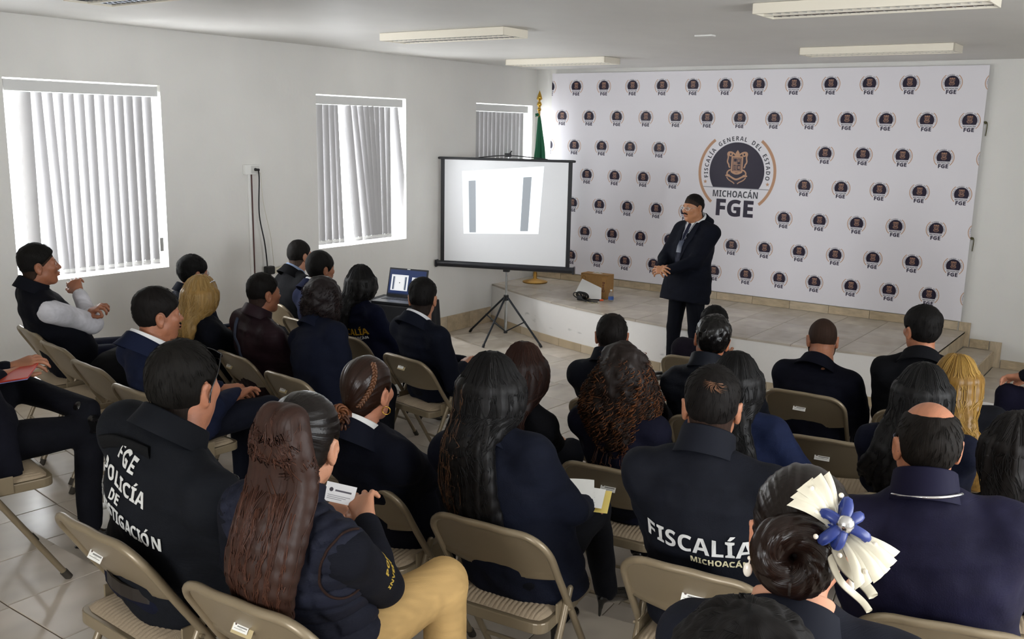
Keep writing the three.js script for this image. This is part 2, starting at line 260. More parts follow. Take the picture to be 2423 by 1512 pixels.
{
  const W = 2048, Hh = 1022, k = W / (BX1 - BX0);
  const print = canvas(W, Hh, (c) => {
    c.fillStyle = '#e4e1e6'; c.fillRect(0, 0, W, Hh);
    const X = (x) => (x - BX0) * k, Y = (y) => (BY1 - y) * k;
    const rows = [2.757, 2.411, 2.069, 1.732, 1.386, 1.05, 0.747];
    rows.forEach((y, r) => { for (let j = -1; j < 14; j++) { const x = (r % 2 ? 0.402 : 0.588) + 0.3753 * j; if (x < 0.1 || x > 5.2) continue; if (r > 1 && r < 5 && x > (r === 4 ? 2.2 : 2.0) && x < (r === 2 ? 3.45 : r === 3 ? 3.3 : 3.1)) continue; emblem(c, X(x), Y(y + 0.024), 0.0655 * k); } });
    emblem(c, X(2.655), Y(1.872), 0.312 * k);
  });
  const g = new THREE.PlaneGeometry(BX1 - BX0, BY1 - BY0, 60, 30), p = g.attributes.position;
  for (let i = 0; i < p.count; i++) { const x = p.getX(i), y = p.getY(i); p.setZ(i, 0.004 * Math.sin(x * 2.3 + 0.6) + 0.003 * noise3(x * 1.3, y * 1.1, 2)); } // slack vinyl
  g.computeVertexNormals(); g.translate((BX0 + BX1) / 2, (BY0 + BY1) / 2, 0.035);
  const b = thing('banner', 'wide white backdrop banner printed with rows of round crests', 'banner');
  mesh('sheet', g, new THREE.MeshPhysicalMaterial({ map: print, roughness: 0.4, specularIntensity: 0.6 }), b);
  mesh('frame', merge([box(BX0 + 0.01, BX1 - 0.01, BY0 + 0.005, BY0 + 0.035, 0.002, 0.024), box(BX0 + 0.01, BX1 - 0.01, BY1 - 0.035, BY1 - 0.005, 0.002, 0.024), box(BX0 + 0.01, BX0 + 0.04, BY0, BY1, 0.002, 0.024), box(BX1 - 0.04, BX1 - 0.01, BY0, BY1, 0.002, 0.024)]), M.dark, b);
  for (const y of [2.42, 1.35]) mesh('tie', merge([tube([[BX1 - 0.02, y, 0.03], [BX1 + 0.02, y + 0.01, 0.02], [BX1 + 0.03, y - 0.03, 0.015], [BX1 + 0.025, y - 0.12, 0.012]], 0.004, 16, 5), ball(BX1 + 0.015, y, 0.025, 0.012)]), std(0x54502f, 0.8), b);
}

// ---------------------------------------------------------------- vertical blinds in the left windows
M.slat = new THREE.MeshPhysicalMaterial({ color: 0xb4b3b4, roughness: 0.85, side: THREE.DoubleSide });
M.rail = std(0xd9d9d7, 0.55);
const slatGeo = (() => { const n = 8, g = new THREE.PlaneGeometry(0.089, 1, n, 12), p = g.attributes.position; for (let i = 0; i < p.count; i++) p.setZ(i, 0.006 * (1 - (p.getX(i) / 0.0445) ** 2)); g.translate(0, -0.5, 0); g.computeVertexNormals(); return g; })();
const clipGeo = merge([ball(0, 0, 0.008, 0.0055), box(-0.043, 0.043, -0.024, -0.001, -0.0015, 0.0055)]);
function blind(label, z0, z1, slats, rod = true) { // slats: [z at top, z at bottom, angle]
  const o = thing('vertical_blind', label, 'blind');
  mesh('valance', rbox(-0.075, -0.012, 2.47, 2.548, z0, z1, 0.004), M.rail, o);
  for (const [zt, zb, a, yb = 1.15] of slats) {
    const s = mesh('slat', slatGeo, M.slat, o), L = Math.hypot(2.468 - yb, zb - zt); s.position.set(-0.045, 2.468, zt); s.scale.y = L;
    s.rotation.order = 'XYZ'; s.rotation.set(-Math.atan2(zb - zt, 2.468 - yb), Math.PI / 2 + R(a), 0);
    const c = mesh('weight', clipGeo, M.rail, s); c.position.set(0, -0.97, 0.006); c.scale.y = 1 / L;
  }
  if (rod) { mesh('cord', tube([[-0.03, 2.47, z0 + 0.03], [-0.03, 1.9, z0 + 0.028], [-0.03, 1.36, z0 + 0.03]], 0.003, 10, 5), M.rail, o); mesh('cord_weight', rbox(-0.045, -0.015, 1.25, 1.36, z0 + 0.012, z0 + 0.045, 0.003), std(0xa9a9a6, 0.5), o); }
  return o;
}
{
  const s1 = []; for (let i = 0; i < 13; i++) { const z = 6.285 - i * 0.0795; s1.push([z, z + (i === 1 || i === 2 ? -0.03 : 0) + rr(-0.008, 0.008), -28 + rr(-6, 6) + (i > 8 ? 8 : 0)]); }
  blind('grey vertical blind with even slats in the largest window at far left', 5.24, 6.44, s1);
  const s2 = [[3.53, 3.52, -16], [3.45, 3.43, -14], [3.385, 3.345, -20], [3.335, 3.275, -26], [3.16, 3.02, -24], [3.08, 2.9, -22], [2.99, 2.84, -14], [2.91, 2.8, -6], [2.84, 2.745, -8], [2.77, 2.73, -12], [2.69, 2.65, -10], [2.61, 2.6, -22], [2.5, 2.315, -30, 1.14]];
  blind('crooked vertical blind with a stray slat in the window behind the laptop', 2.4, 3.585, s2, false);
  const s3 = []; for (let i = 0; i < 12; i++) { const z = 1.14 - i * 0.079; s3.push([z, z + rr(-0.015, 0.015), -14 + rr(-6, 6)]); }
  blind('vertical blind of the window partly hidden behind the projection screen', 0.16, 1.185, s3, false);
  const s4 = []; for (let i = 0; i < 10; i++) { const z = 9.2 - i * 0.05; s4.push([z, z, -70 + rr(-6, 6)]); }
}

// ---------------------------------------------------------------- ceiling lights (switched off)
M.fixture = std(0xe9e2d2, 0.4); M.louvre = std(0xd6d8dc, 0.12, { metalness: 1 });
{
  const proto = new THREE.Group();
  const w = 1.2, d = 0.3, h = 0.058;
  mesh('housing', merge([rbox(-w / 2, w / 2, -h, 0, -d / 2, -d / 2 + 0.012, 0.003, 1), rbox(-w / 2, w / 2, -h, 0, d / 2 - 0.012, d / 2, 0.003, 1), rbox(-w / 2, -w / 2 + 0.012, -h, 0, -d / 2, d / 2, 0.003, 1), rbox(w / 2 - 0.012, w / 2, -h, 0, -d / 2, d / 2, 0.003, 1), box(-w / 2 + 0.01, w / 2 - 0.01, -0.012, -0.001, -d / 2 + 0.01, d / 2 - 0.01), box(-w / 2 + 0.01, w / 2 - 0.01, -h + 0.002, -0.02, -0.012, 0.012)]), M.fixture, proto);
  for (const s of [-1, 1]) {
    const refl = new THREE.CylinderGeometry(0.062, 0.062, w - 0.03, 14, 1, true, -Math.PI / 2, Math.PI); refl.scale(1, 1, 0.72); refl.rotateZ(Math.PI / 2); refl.rotateX(-Math.PI / 2);
    const lm = mesh('reflector', (() => { const g = new THREE.PlaneGeometry(w - 0.03, 0.125, 1, 12), p = g.attributes.position; for (let i = 0; i < p.count; i++) { const y = p.getY(i) / 0.0625; p.setZ(i, 0.03 * y * y); } g.rotateX(Math.PI / 2); g.computeVertexNormals(); return g; })(), M.louvre, proto); lm.position.set(0, -0.016, s * 0.07); 
    const fins = []; for (let i = 1; i < 24; i++) { const x = -w / 2 + 0.015 + (w - 0.03) * i / 24; const g = box(x - 0.0015, x + 0.0015, -h + 0.006, -0.03, s * 0.07 - 0.06, s * 0.07 + 0.06); fins.push(g); }
    mesh('louvre', merge(fins), M.louvre, proto);
    mesh('tube_lamp', rod([-w / 2 + 0.03, -0.03, s * 0.07], [w / 2 - 0.03, -0.03, s * 0.07], 0.008), M.white, proto);
  }
  const at = [[2.01, 4.07, 'surface fluorescent ceiling light above the projection screen side, middle of the ceiling'], [1.28, 1.43, 'small looking ceiling light nearest the back left corner'], [5.2, 4.45, 'large looking ceiling light at the top right edge'], [4.48, 1.67, 'ceiling light just above the right half of the banner'], [2.06, 6.65, 'ceiling light cut by the top edge at far left']];
  for (const [x, z, label] of at) { const o = thing('ceiling_light', label, 'light', 'fluorescent ceiling lights'); for (const c of proto.children) o.add(c.clone()); o.position.set(x, H - 0.001, z); }
  solo('ceiling_plate', rbox(3.55, 3.69, H - 0.012, H - 0.001, 3.05, 3.12, 0.003), M.white, 'small white cover plate on the bare ceiling', 'plate');
}

// ---------------------------------------------------------------- socket, cables and power brick on the left wall
{
  const o = thing('wall_socket', 'white socket box with plugged cables between two windows', 'socket');
  mesh('box', rbox(0.001, 0.045, 1.845, 1.93, 4.3, 4.455, 0.006), M.white, o); mesh('face_plate', rbox(0.045, 0.05, 1.855, 1.92, 4.31, 4.4, 0.002), std(0xd6d5d0, 0.4), o);
  mesh('plug', merge([rod([0.05, 1.888, 4.36], [0.085, 1.886, 4.352], 0.014, 0.01), ball(0.085, 1.886, 4.352, 0.012)]), M.black, o);
  const r = thing('cable_duct', 'thin white duct with a dark red cable running down the wall', 'duct'); mesh('duct', rbox(0.001, 0.018, 0.49, 1.845, 4.385, 4.41, 0.003), M.white, r); mesh('cable', tube([[0.022, 1.845, 4.378], [0.02, 1.4, 4.376], [0.024, 0.9, 4.379], [0.02, 0.5, 4.378]], 0.006, 20, 6), std(0x4a1f1c, 0.5), r);
  const c = thing('power_brick', 'black power brick hanging on cables below the wall socket', 'power brick');
  mesh('cable', tube([[0.085, 1.886, 4.352], [0.07, 1.8, 4.335], [0.05, 1.5, 4.33], [0.06, 1.25, 4.29], [0.06, 1.08, 4.27], [0.07, 0.95, 4.27]], 0.006, 30, 6), M.black, c);
  mesh('brick', rbox(0.03, 0.09, 0.955, 1.03, 4.2, 4.29, 0.012, 3), M.black, c);
  mesh('cable', tube([[0.06, 1.86, 4.31], [0.05, 1.6, 4.28], [0.06, 1.3, 4.22], [0.06, 1.03, 4.19]], 0.003, 24, 5), std(0xd8d3c4, 0.6), c, 'thin white wire');
  mesh('plug', merge([rbox(0.04, 0.08, 0.96, 1.01, 4.16, 4.195, 0.006), rod([0.06, 0.99, 4.16], [0.07, 1.01, 4.11], 0.011)]), std(0xcfc8b4, 0.6), c, 'cream plug');
  mesh('cable', tube([[0.07, 1.01, 4.11], [0.09, 1.02, 4.07], [0.12, 1.0, 4.03], [0.1, 0.8, 4.0], [0.08, 0.6, 4.0]], 0.007, 20, 6), M.black, c);
}

// ---------------------------------------------------------------- projection screen on a tripod
{
  const o = thing('projection_screen', 'white projection screen with black border on a tripod stand', 'screen'); o.position.set(0.735, 0, 1.615); o.rotation.y = R(21.8);
  const w = 1.355, y0 = 0.845, y1 = 1.95;
  const fab = mesh('fabric', box(-w / 2, w / 2, y0, y1, -0.002, 0), std(0xdfe0e2, 0.7), o);
  mesh('border', merge([box(-w / 2 - 0.042, -w / 2 + 0.001, y0, y1, -0.0025, 0.0005), box(w / 2 - 0.001, w / 2 + 0.042, y0, y1, -0.0025, 0.0005), box(-w / 2, w / 2, y0, y0 + 0.006, -0.0025, 0.0005)]), M.dark, o);
  mesh('top_bar', merge([rbox(-0.735, 0.735, 1.945, 1.972, -0.015, 0.012, 0.006), ball(-0.74, 1.958, -0.002, 0.013), ball(0.74, 1.958, -0.002, 0.013)]), M.dark, o);
  mesh('hanger', merge([tube([[-0.3, 1.972, -0.005], [-0.1, 1.995, -0.02], [0.05, 2.0, -0.03], [0.25, 1.99, -0.02], [0.45, 1.972, -0.005]], 0.006, 20, 6), rbox(-0.02, 0.05, 1.985, 2.025, -0.05, -0.02, 0.006), rod([0.02, 2.0, -0.045], [0.05, 2.05, -0.05], 0.008)]), M.dark, o);
  mesh('case', merge([rod([-0.765, 0.815, -0.01], [0.765, 0.815, -0.01], 0.034, 0.034, 16), rbox(-0.775, -0.755, 0.775, 0.855, -0.05, 0.03, 0.008), rbox(0.755, 0.775, 0.775, 0.855, -0.05, 0.03, 0.008)]), std(0x15171f, 0.35), o);
  mesh('pole', merge([rod([0.02, 0.09, -0.05], [0.02, 0.5, -0.05], 0.0165), rod([0.02, 0.5, -0.05], [0.02, 1.99, -0.05], 0.013)]), std(0xb9bcbd, 0.25, { metalness: 0.9 }), o);
  mesh('clamp', merge([rbox(-0.015, 0.055, 0.755, 0.8, -0.075, -0.02, 0.008), rod([0.02, 0.44, -0.05], [0.02, 0.5, -0.05], 0.028), rod([0.02, 0.075, -0.05], [0.02, 0.105, -0.05], 0.022)]), M.dark, o);
  for (const [a, l] of [[-118, 0.55], [-14, 0.5], [62, 0.52]]) { // three legs; angle measured from the wall side
    const dx = Math.sin(R(a)) * l, dz = Math.cos(R(a)) * l, top = [0.02 + dx * 0.05, 0.47, -0.05 + dz * 0.05], foot = [0.02 + dx, 0.012, -0.05 + dz];
    const leg = mesh('leg', rod(foot, top, 0.0115), std(0x23272d, 0.35, { metalness: 0.4 }), o); mesh('rubber_foot', rod([foot[0], 0.001, foot[2]], [foot[0] - dx * 0.05, 0.035, foot[2] - dz * 0.05], 0.015), M.black, leg);
    const mid = [0.02 + dx * 0.55, 0.245, -0.05 + dz * 0.55]; mesh('brace', rod(mid, [0.02, 0.092, -0.05], 0.007), std(0x23272d, 0.35, { metalness: 0.4 }), o);
  }
  // the projected slide: keystoned picture, projector light put in as its own glow
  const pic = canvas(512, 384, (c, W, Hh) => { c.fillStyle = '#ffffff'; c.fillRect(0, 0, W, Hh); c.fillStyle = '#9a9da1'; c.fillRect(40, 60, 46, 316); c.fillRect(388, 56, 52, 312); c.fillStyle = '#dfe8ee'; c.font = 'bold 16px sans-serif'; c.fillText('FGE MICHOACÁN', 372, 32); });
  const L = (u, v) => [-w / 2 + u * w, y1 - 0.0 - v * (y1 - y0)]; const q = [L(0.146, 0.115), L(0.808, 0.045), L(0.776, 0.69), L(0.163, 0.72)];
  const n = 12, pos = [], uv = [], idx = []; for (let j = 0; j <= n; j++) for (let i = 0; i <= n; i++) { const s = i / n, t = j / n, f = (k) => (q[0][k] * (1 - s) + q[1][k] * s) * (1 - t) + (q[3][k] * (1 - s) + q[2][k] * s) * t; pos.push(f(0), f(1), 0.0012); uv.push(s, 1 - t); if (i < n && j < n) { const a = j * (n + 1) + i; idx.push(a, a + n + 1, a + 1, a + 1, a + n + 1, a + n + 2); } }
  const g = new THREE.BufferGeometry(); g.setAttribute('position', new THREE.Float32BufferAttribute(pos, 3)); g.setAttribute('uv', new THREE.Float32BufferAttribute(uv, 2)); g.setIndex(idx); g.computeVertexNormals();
  mesh('glowing_slide_image', g, new THREE.MeshPhysicalMaterial({ color: 0xdfe0e2, map: pic, roughness: 0.8, emissive: 0xf2fbff, emissiveMap: pic, emissiveIntensity: 0.5 }), o, 'projected slide with two grey bars, projector light put in as glow');
  const l = new THREE.RectAreaLight(0xf2fbff, 0.5, 0.85, 0.7); l.position.set(-0.02, 1.53, 0.02); l.rotation.y = Math.PI; l.name = 'screen_glow'; o.add(l);
}

// ---------------------------------------------------------------- flag in the corner
{
  const o = thing('flag', 'green flag furled on a pole with a gold spear tip', 'flag'); o.position.set(0.33, SH, 0.42);
  mesh('pole', rod([0, 0.03, 0], [0, 2.14, 0], 0.014), std(0xb98d3e, 0.35, { metalness: 0.6 }), o);
  const spear = new THREE.LatheGeometry([[0, 0], [0.02, 0.0], [0.024, 0.02], [0.012, 0.04], [0.02, 0.055], [0.03, 0.07], [0.022, 0.095], [0.01, 0.11], [0.012, 0.118], [0.034, 0.135], [0.026, 0.165], [0.012, 0.205], [0, 0.235]].map((p) => new THREE.Vector2(...p)), 18); spear.translate(0, 2.03, 0);
  mesh('finial', spear, std(0xd0a748, 0.22, { metalness: 0.9 }), o);
  mesh('base', new THREE.LatheGeometry([[0, 0], [0.15, 0], [0.15, 0.015], [0.05, 0.04], [0.022, 0.05], [0.022, 0.12]].map((p) => new THREE.Vector2(...p)), 24), std(0xb98d3e, 0.35, { metalness: 0.6 }), o);
  const n = 72, m = 40, pos = [], uv = [], idx = []; for (let j = 0; j <= m; j++) { const t = j / m, y = 1.99 - t * 1.15; for (let i = 0; i <= n; i++) { const a = i / n * Math.PI * 2, w = 0.012 + 0.1 * Math.pow(t, 0.75), f = 1 + (0.28 * Math.sin(a * 5 + t * 1.5) + 0.14 * Math.sin(a * 9 - t * 3)) * Math.min(1, t * 3); pos.push(0.02 * t + w * 0.95 * f * Math.cos(a) + 0.015 * Math.sin(t * 5), y - 0.06 * t * (1 + Math.cos(a - 2.6)), w * 0.75 * f * Math.sin(a)); uv.push(i / n, t); } }
  for (let j = 0; j < m; j++) for (let i = 0; i < n; i++) { const a = j * (n + 1) + i; idx.push(a, a + 1, a + n + 1, a + 1, a + n + 2, a + n + 1); }
  const g = new THREE.BufferGeometry(); g.setAttribute('position', new THREE.Float32BufferAttribute(pos, 3)); g.setAttribute('uv', new THREE.Float32BufferAttribute(uv, 2)); g.setIndex(idx); g.computeVertexNormals();
  mesh('cloth', g, std(0x0e5a3b, 0.75, { sheen: 0.3, sheenColor: new THREE.Color(0x3a9a70), side: THREE.DoubleSide }), o);
  mesh('tie', merge([ball(-0.012, 1.985, 0.012, 0.022, 0.02, 0.02), tube([[-0.02, 1.985, 0.02], [-0.035, 2.0, 0.02], [-0.03, 1.96, 0.02]], 0.006, 8, 5)]), std(0x0e5a3b, 0.75), o);
}

// ---------------------------------------------------------------- things standing on the stage
{
  const card = texture(128, 128, (u, v) => { const n = 0.95 + 0.05 * tileNoise(u, v, 30, 8) + 0.03 * tileNoise(u, v, 5, 3); return [n, n, n]; }, true);
  const o = thing('cardboard_box', 'brown cardboard carton with handle slot standing on the stage', 'box'); o.position.set(1.43, SH, 0.88); o.rotation.y = R(2);
  mesh('carton', rbox(-0.165, 0.165, 0.001, 0.262, -0.16, 0, 0.003, 1), std(0xb58a55, 0.85, { map: card }), o);
  mesh('handle', merge([rbox(-0.055, 0.055, 0.262, 0.268, -0.1, -0.06, 0.002), tube([[-0.04, 0.262, -0.08], [-0.02, 0.278, -0.08], [0.02, 0.278, -0.08], [0.04, 0.262, -0.08]], 0.006, 12, 6)]), std(0xe8e4dc, 0.6), o);
  mesh('flap', merge([box(-0.165, 0.165, 0.262, 0.264, -0.16, -0.082), box(-0.163, 0.163, 0.264, 0.266, -0.078, 0)]), std(0xb58a55, 0.85, { map: card }), o);
  const logo = canvas(256, 64, (c) => { c.fillStyle = '#b58a55'; c.fillRect(0, 0, 256, 64); c.fillStyle = '#6e3f33'; c.font = 'bold 56px sans-serif'; c.textAlign = 'center'; c.fillText('BenQ', 128, 52); });
  const lg = new THREE.PlaneGeometry(0.21, 0.05); lg.rotateZ(-Math.PI / 2); lg.translate(0.125, 0.135, 0.0012); mesh('printed_logo', lg, new THREE.MeshPhysicalMaterial({ map: logo, roughness: 0.85 }), o, 'dark red vertical lettering');
  const ring = new THREE.TorusGeometry(0.022, 0.0025, 6, 20); ring.translate(-0.125, 0.215, 0.001); ring.scale(1, 1, 0.4); mesh('printed_mark', ring, std(0x8a6238, 0.8), o);
  // leaning white sheet
  const s = new THREE.Shape([[-0.2, 0], [0.13, -0.02], [0.055, 0.145], [-0.2, 0.17]].map((p) => new THREE.Vector2(...p))); const sg = new THREE.ExtrudeGeometry(s, { depth: 0.003, bevelEnabled: false });
  const sh = solo('foam_sheet', sg, std(0xf0efec, 0.7), 'white sheet leaning against the carton on the stage', 'sheet'); sh.position.set(1.48, SH + 0.022, 1.0); sh.rotation.set(R(-32), R(12), R(-8));
  // cable heap
  const c = thing('cable_heap', 'tangle of black cables and adapter in front of the carton', 'cables'); c.position.set(1.42, SH, 1.1);
  const loops = []; for (let k = 0; k < 7; k++) { const pts = [], ox = rr(-0.05, 0.02), oz = rr(-0.03, 0.03), ra = rr(0.04, 0.065), ph = rr(0, 6), tl = rr(-0.6, 0.6); for (let i = 0; i < 14; i++) { const a = ph + i / 14 * 6.28; pts.push([ox + ra * Math.cos(a), 0.055 + ra * 0.75 * Math.sin(a) * Math.cos(tl), oz + ra * 0.5 * Math.sin(a + tl)]); } loops.push(tube(pts, 0.0055, 40, 6, true)); }
  mesh('coil', merge(loops), M.black, c);
  mesh('adapter', rbox(-0.05, 0.02, 0.002, 0.05, -0.03, 0.03, 0.01, 3), M.dark, c);
  mesh('cable', merge([tube([[0.0, 0.03, 0.02], [0.06, 0.012, 0.03], [0.11, 0.02, 0.0], [0.16, 0.022, -0.03], [0.21, 0.02, -0.05]], 0.009, 24, 6), tube([[0.02, 0.01, 0.0], [0.08, 0.008, 0.05], [0.14, 0.01, 0.04], [0.2, 0.008, 0.0]], 0.006, 20, 6)]), M.black, c);
  mesh('plug', rod([0.2, 0.02, -0.045], [0.235, 0.024, -0.06], 0.01), std(0xd9531e, 0.5), c, 'orange plug tip');
  for (let k = 0; k < 6; k++) { const b = mesh('loose_screw', rod([0.1 + 0.025 * k, 0.004, 0.06 + rr(-0.02, 0.02)], [0.115 + 0.025 * k, 0.004, 0.06 + rr(-0.02, 0.02)], 0.004), std(0xb6ac8c, 0.3, { metalness: 0.7 }), c); }
  // little bottle
  const b = thing('water_bottle', 'small clear plastic water bottle beside the carton', 'bottle'); b.position.set(1.685, SH, 0.93);
  mesh('bottle', new THREE.LatheGeometry([[0, 0.001], [0.026, 0.001], [0.029, 0.008], [0.027, 0.03], [0.029, 0.05], [0.027, 0.075], [0.018, 0.095], [0.011, 0.104], [0.011, 0.115]].map((p) => new THREE.Vector2(...p)), 20), new THREE.MeshPhysicalMaterial({ color: 0xf3f7fa, transmission: 0.9, roughness: 0.08, thickness: 0 }), b);
  mesh('label', new THREE.CylinderGeometry(0.0297, 0.0297, 0.034, 20, 1, true).translate(0, 0.035, 0), std(0x3b5fa8, 0.5), b, 'blue paper label'); mesh('cap', rod([0, 0.114, 0], [0, 0.127, 0], 0.0125), M.white, b);
}

// ---------------------------------------------------------------- table with laptop and projector
{
  const T = 0.15, o = thing('side_table', 'small table under a black cloth carrying the laptop', 'table'); o.position.set(1.5, T, 4.12); o.rotation.y = R(14);
  mesh('table_top', rbox(-0.25, 0.25, 0.69, 0.715, -0.22, 0.22, 0.004), std(0x3a2b20, 0.5), o);
  for (const [x, z] of [[-0.21, -0.18], [0.21, -0.18], [-0.21, 0.18], [0.21, 0.18]]) mesh('leg', rod([x, 0.001, z], [x, 0.69, z], 0.014), M.dark, o);
  { const n = 120, pos = [], idx = [], P = []; for (let i = 0; i < n; i++) { const t = i / n * 4, k = Math.floor(t), f = t - k, c = [[-0.26, -0.23], [0.26, -0.23], [0.26, 0.23], [-0.26, 0.23]]; P.push([c[k][0] + (c[(k + 1) % 4][0] - c[k][0]) * f, c[k][1] + (c[(k + 1) % 4][1] - c[k][1]) * f]); }
    const rows = [[0.721, 1.0, 0], [0.716, 1.012, 0], [0.6, 1.03, 0.3], [0.4, 1.05, 0.7], [0.2, 1.06, 1]]; rows.forEach(([y, s, w]) => P.forEach(([x, z], i) => { const q = s + w * 0.03 * Math.sin(i * 0.9); pos.push(x * q, y, z * q); })); for (let j = 0; j < rows.length - 1; j++) for (let i = 0; i < n; i++) { const a = j * n + i, b = j * n + (i + 1) % n; idx.push(a, b, a + n, b, b + n, a + n); } const c0 = pos.length / 3; pos.push(0, 0.721, 0); for (let i = 0; i < n; i++) idx.push(c0, (i + 1) % n, i);
    const g = new THREE.BufferGeometry(); g.setAttribute('position', new THREE.Float32BufferAttribute(pos, 3)); g.setIndex(idx); g.computeVertexNormals(); mesh('table_cloth', g, std(0x131318, 0.9, { side: THREE.DoubleSide }), o); }
  const l = thing('laptop', 'open black laptop showing a blue desktop with two windows', 'laptop'); l.position.set(1.53, T + 0.7225, 4.06); l.rotation.y = R(14);
  mesh('base', rbox(-0.18, 0.18, 0.001, 0.024, 0, 0.25, 0.005), std(0x17181c, 0.4), l);
  { const kb = []; for (let r = 0; r < 5; r++) for (let k = 0; k < 13; k++) kb.push(box(-0.155 + k * 0.0242, -0.155 + k * 0.0242 + 0.02, 0.024, 0.0265, 0.03 + r * 0.021, 0.03 + r * 0.021 + 0.017)); mesh('keyboard', merge(kb), std(0x26272c, 0.5), l); mesh('touchpad', box(-0.045, 0.045, 0.024, 0.0248, 0.16, 0.22), std(0x33343a, 0.35), l); }
  const lid = new THREE.Group(); lid.name = 'lid'; lid.position.set(0, 0.02, 0.004); lid.rotation.x = R(-16); l.add(lid);
  mesh('shell', rbox(-0.18, 0.18, 0, 0.245, -0.014, 0, 0.005), std(0x15161a, 0.4), lid);
  const desk = canvas(512, 340, (c, W, Hh) => { c.fillStyle = '#1c2f5c'; c.fillRect(0, 0, W, Hh); c.fillStyle = '#f3f5f8'; c.fillRect(28, 70, 240, 220); c.fillStyle = '#c8ccd2'; c.fillRect(70, 96, 156, 176); c.fillStyle = '#f8f9fb'; c.fillRect(84, 96, 128, 176); c.fillStyle = '#44506a'; c.fillRect(52, 96, 20, 180); c.fillRect(224, 96, 20, 180); c.fillStyle = '#333'; c.beginPath(); c.arc(150, 180, 7, 0, 7); c.fill(); c.fillStyle = '#eef0f3'; c.fillRect(318, 92, 164, 150); c.fillStyle = '#3c3f46'; c.fillRect(330, 152, 140, 12); c.fillRect(380, 200, 40, 4); c.fillStyle = '#8a909c'; c.fillRect(330, 108, 60, 5); c.fillStyle = '#0f1d3d'; c.fillRect(0, 324, W, 16); });
  mesh('screen', new THREE.PlaneGeometry(0.335, 0.205).translate(0, 0.128, 0.0012), new THREE.MeshPhysicalMaterial({ color: 0x050505, roughness: 0.3, emissive: 0xffffff, emissiveMap: desk, emissiveIntensity: 0.9 }), lid);
  mesh('sticker', box(-0.014, 0.014, 0.235, 0.242, 0.0005, 0.0015), M.white, lid);
  const ll = new THREE.RectAreaLight(0xcfdcff, 0.5, 0.33, 0.2); ll.position.set(0, 0.128, 0.01); ll.rotation.y = Math.PI; ll.name = 'laptop_glow'; lid.add(ll);
  const p = thing('projector', 'small white projector on the table behind the laptop', 'projector'); p.position.set(1.53, T + 0.7225, 3.97); p.rotation.y = R(14); p.scale.set(0.8, 0.8, 0.45);
  mesh('case', rbox(-0.1, 0.1, 0.012, 0.1, -0.12, 0.12, 0.016, 3), std(0xe9eaec, 0.4), p); mesh('lens', rod([0.03, 0.055, -0.12], [0.03, 0.055, -0.145], 0.03, 0.028, 18), M.black, p);
  for (const [x, z] of [[-0.07, -0.09], [0.07, -0.09], [0, 0.09]]) mesh('foot', rod([x, 0.001, z], [x, 0.014, z], 0.01), M.black, p);
}

// ---------------------------------------------------------------- folding chairs
M.chair = std(0x84765f, 0.36, { metalness: 0.25, clearcoat: 0.25, clearcoatRoughness: 0.3 });
M.seatCloth = std(0xa08f78, 0.9, { bumpMap: texture(64, 64, () => rnd()), bumpScale: 0.0008 });
M.rubber = std(0x3a342c, 0.8);
const stickerTex = canvas(160, 76, (c) => { c.fillStyle = '#e9e8e2'; c.fillRect(0, 0, 160, 76); c.fillStyle = '#5b4a44'; c.beginPath(); c.arc(24, 26, 10, 0, 7); c.fill(); c.fillStyle = '#77736d'; c.fillRect(44, 12, 96, 4); c.fillStyle = '#3a3733'; for (let x = 44; x < 146; x += 7) c.fillRect(x, 34, 5, 10); c.fillStyle = '#8b877f'; c.fillRect(16, 56, 122, 4); c.fillRect(70, 50, 30, 2); });
M.sticker = new THREE.MeshPhysicalMaterial({ map: stickerTex, roughness: 0.55 });
M.oldGlue = std(0xb7a67e, 0.7);
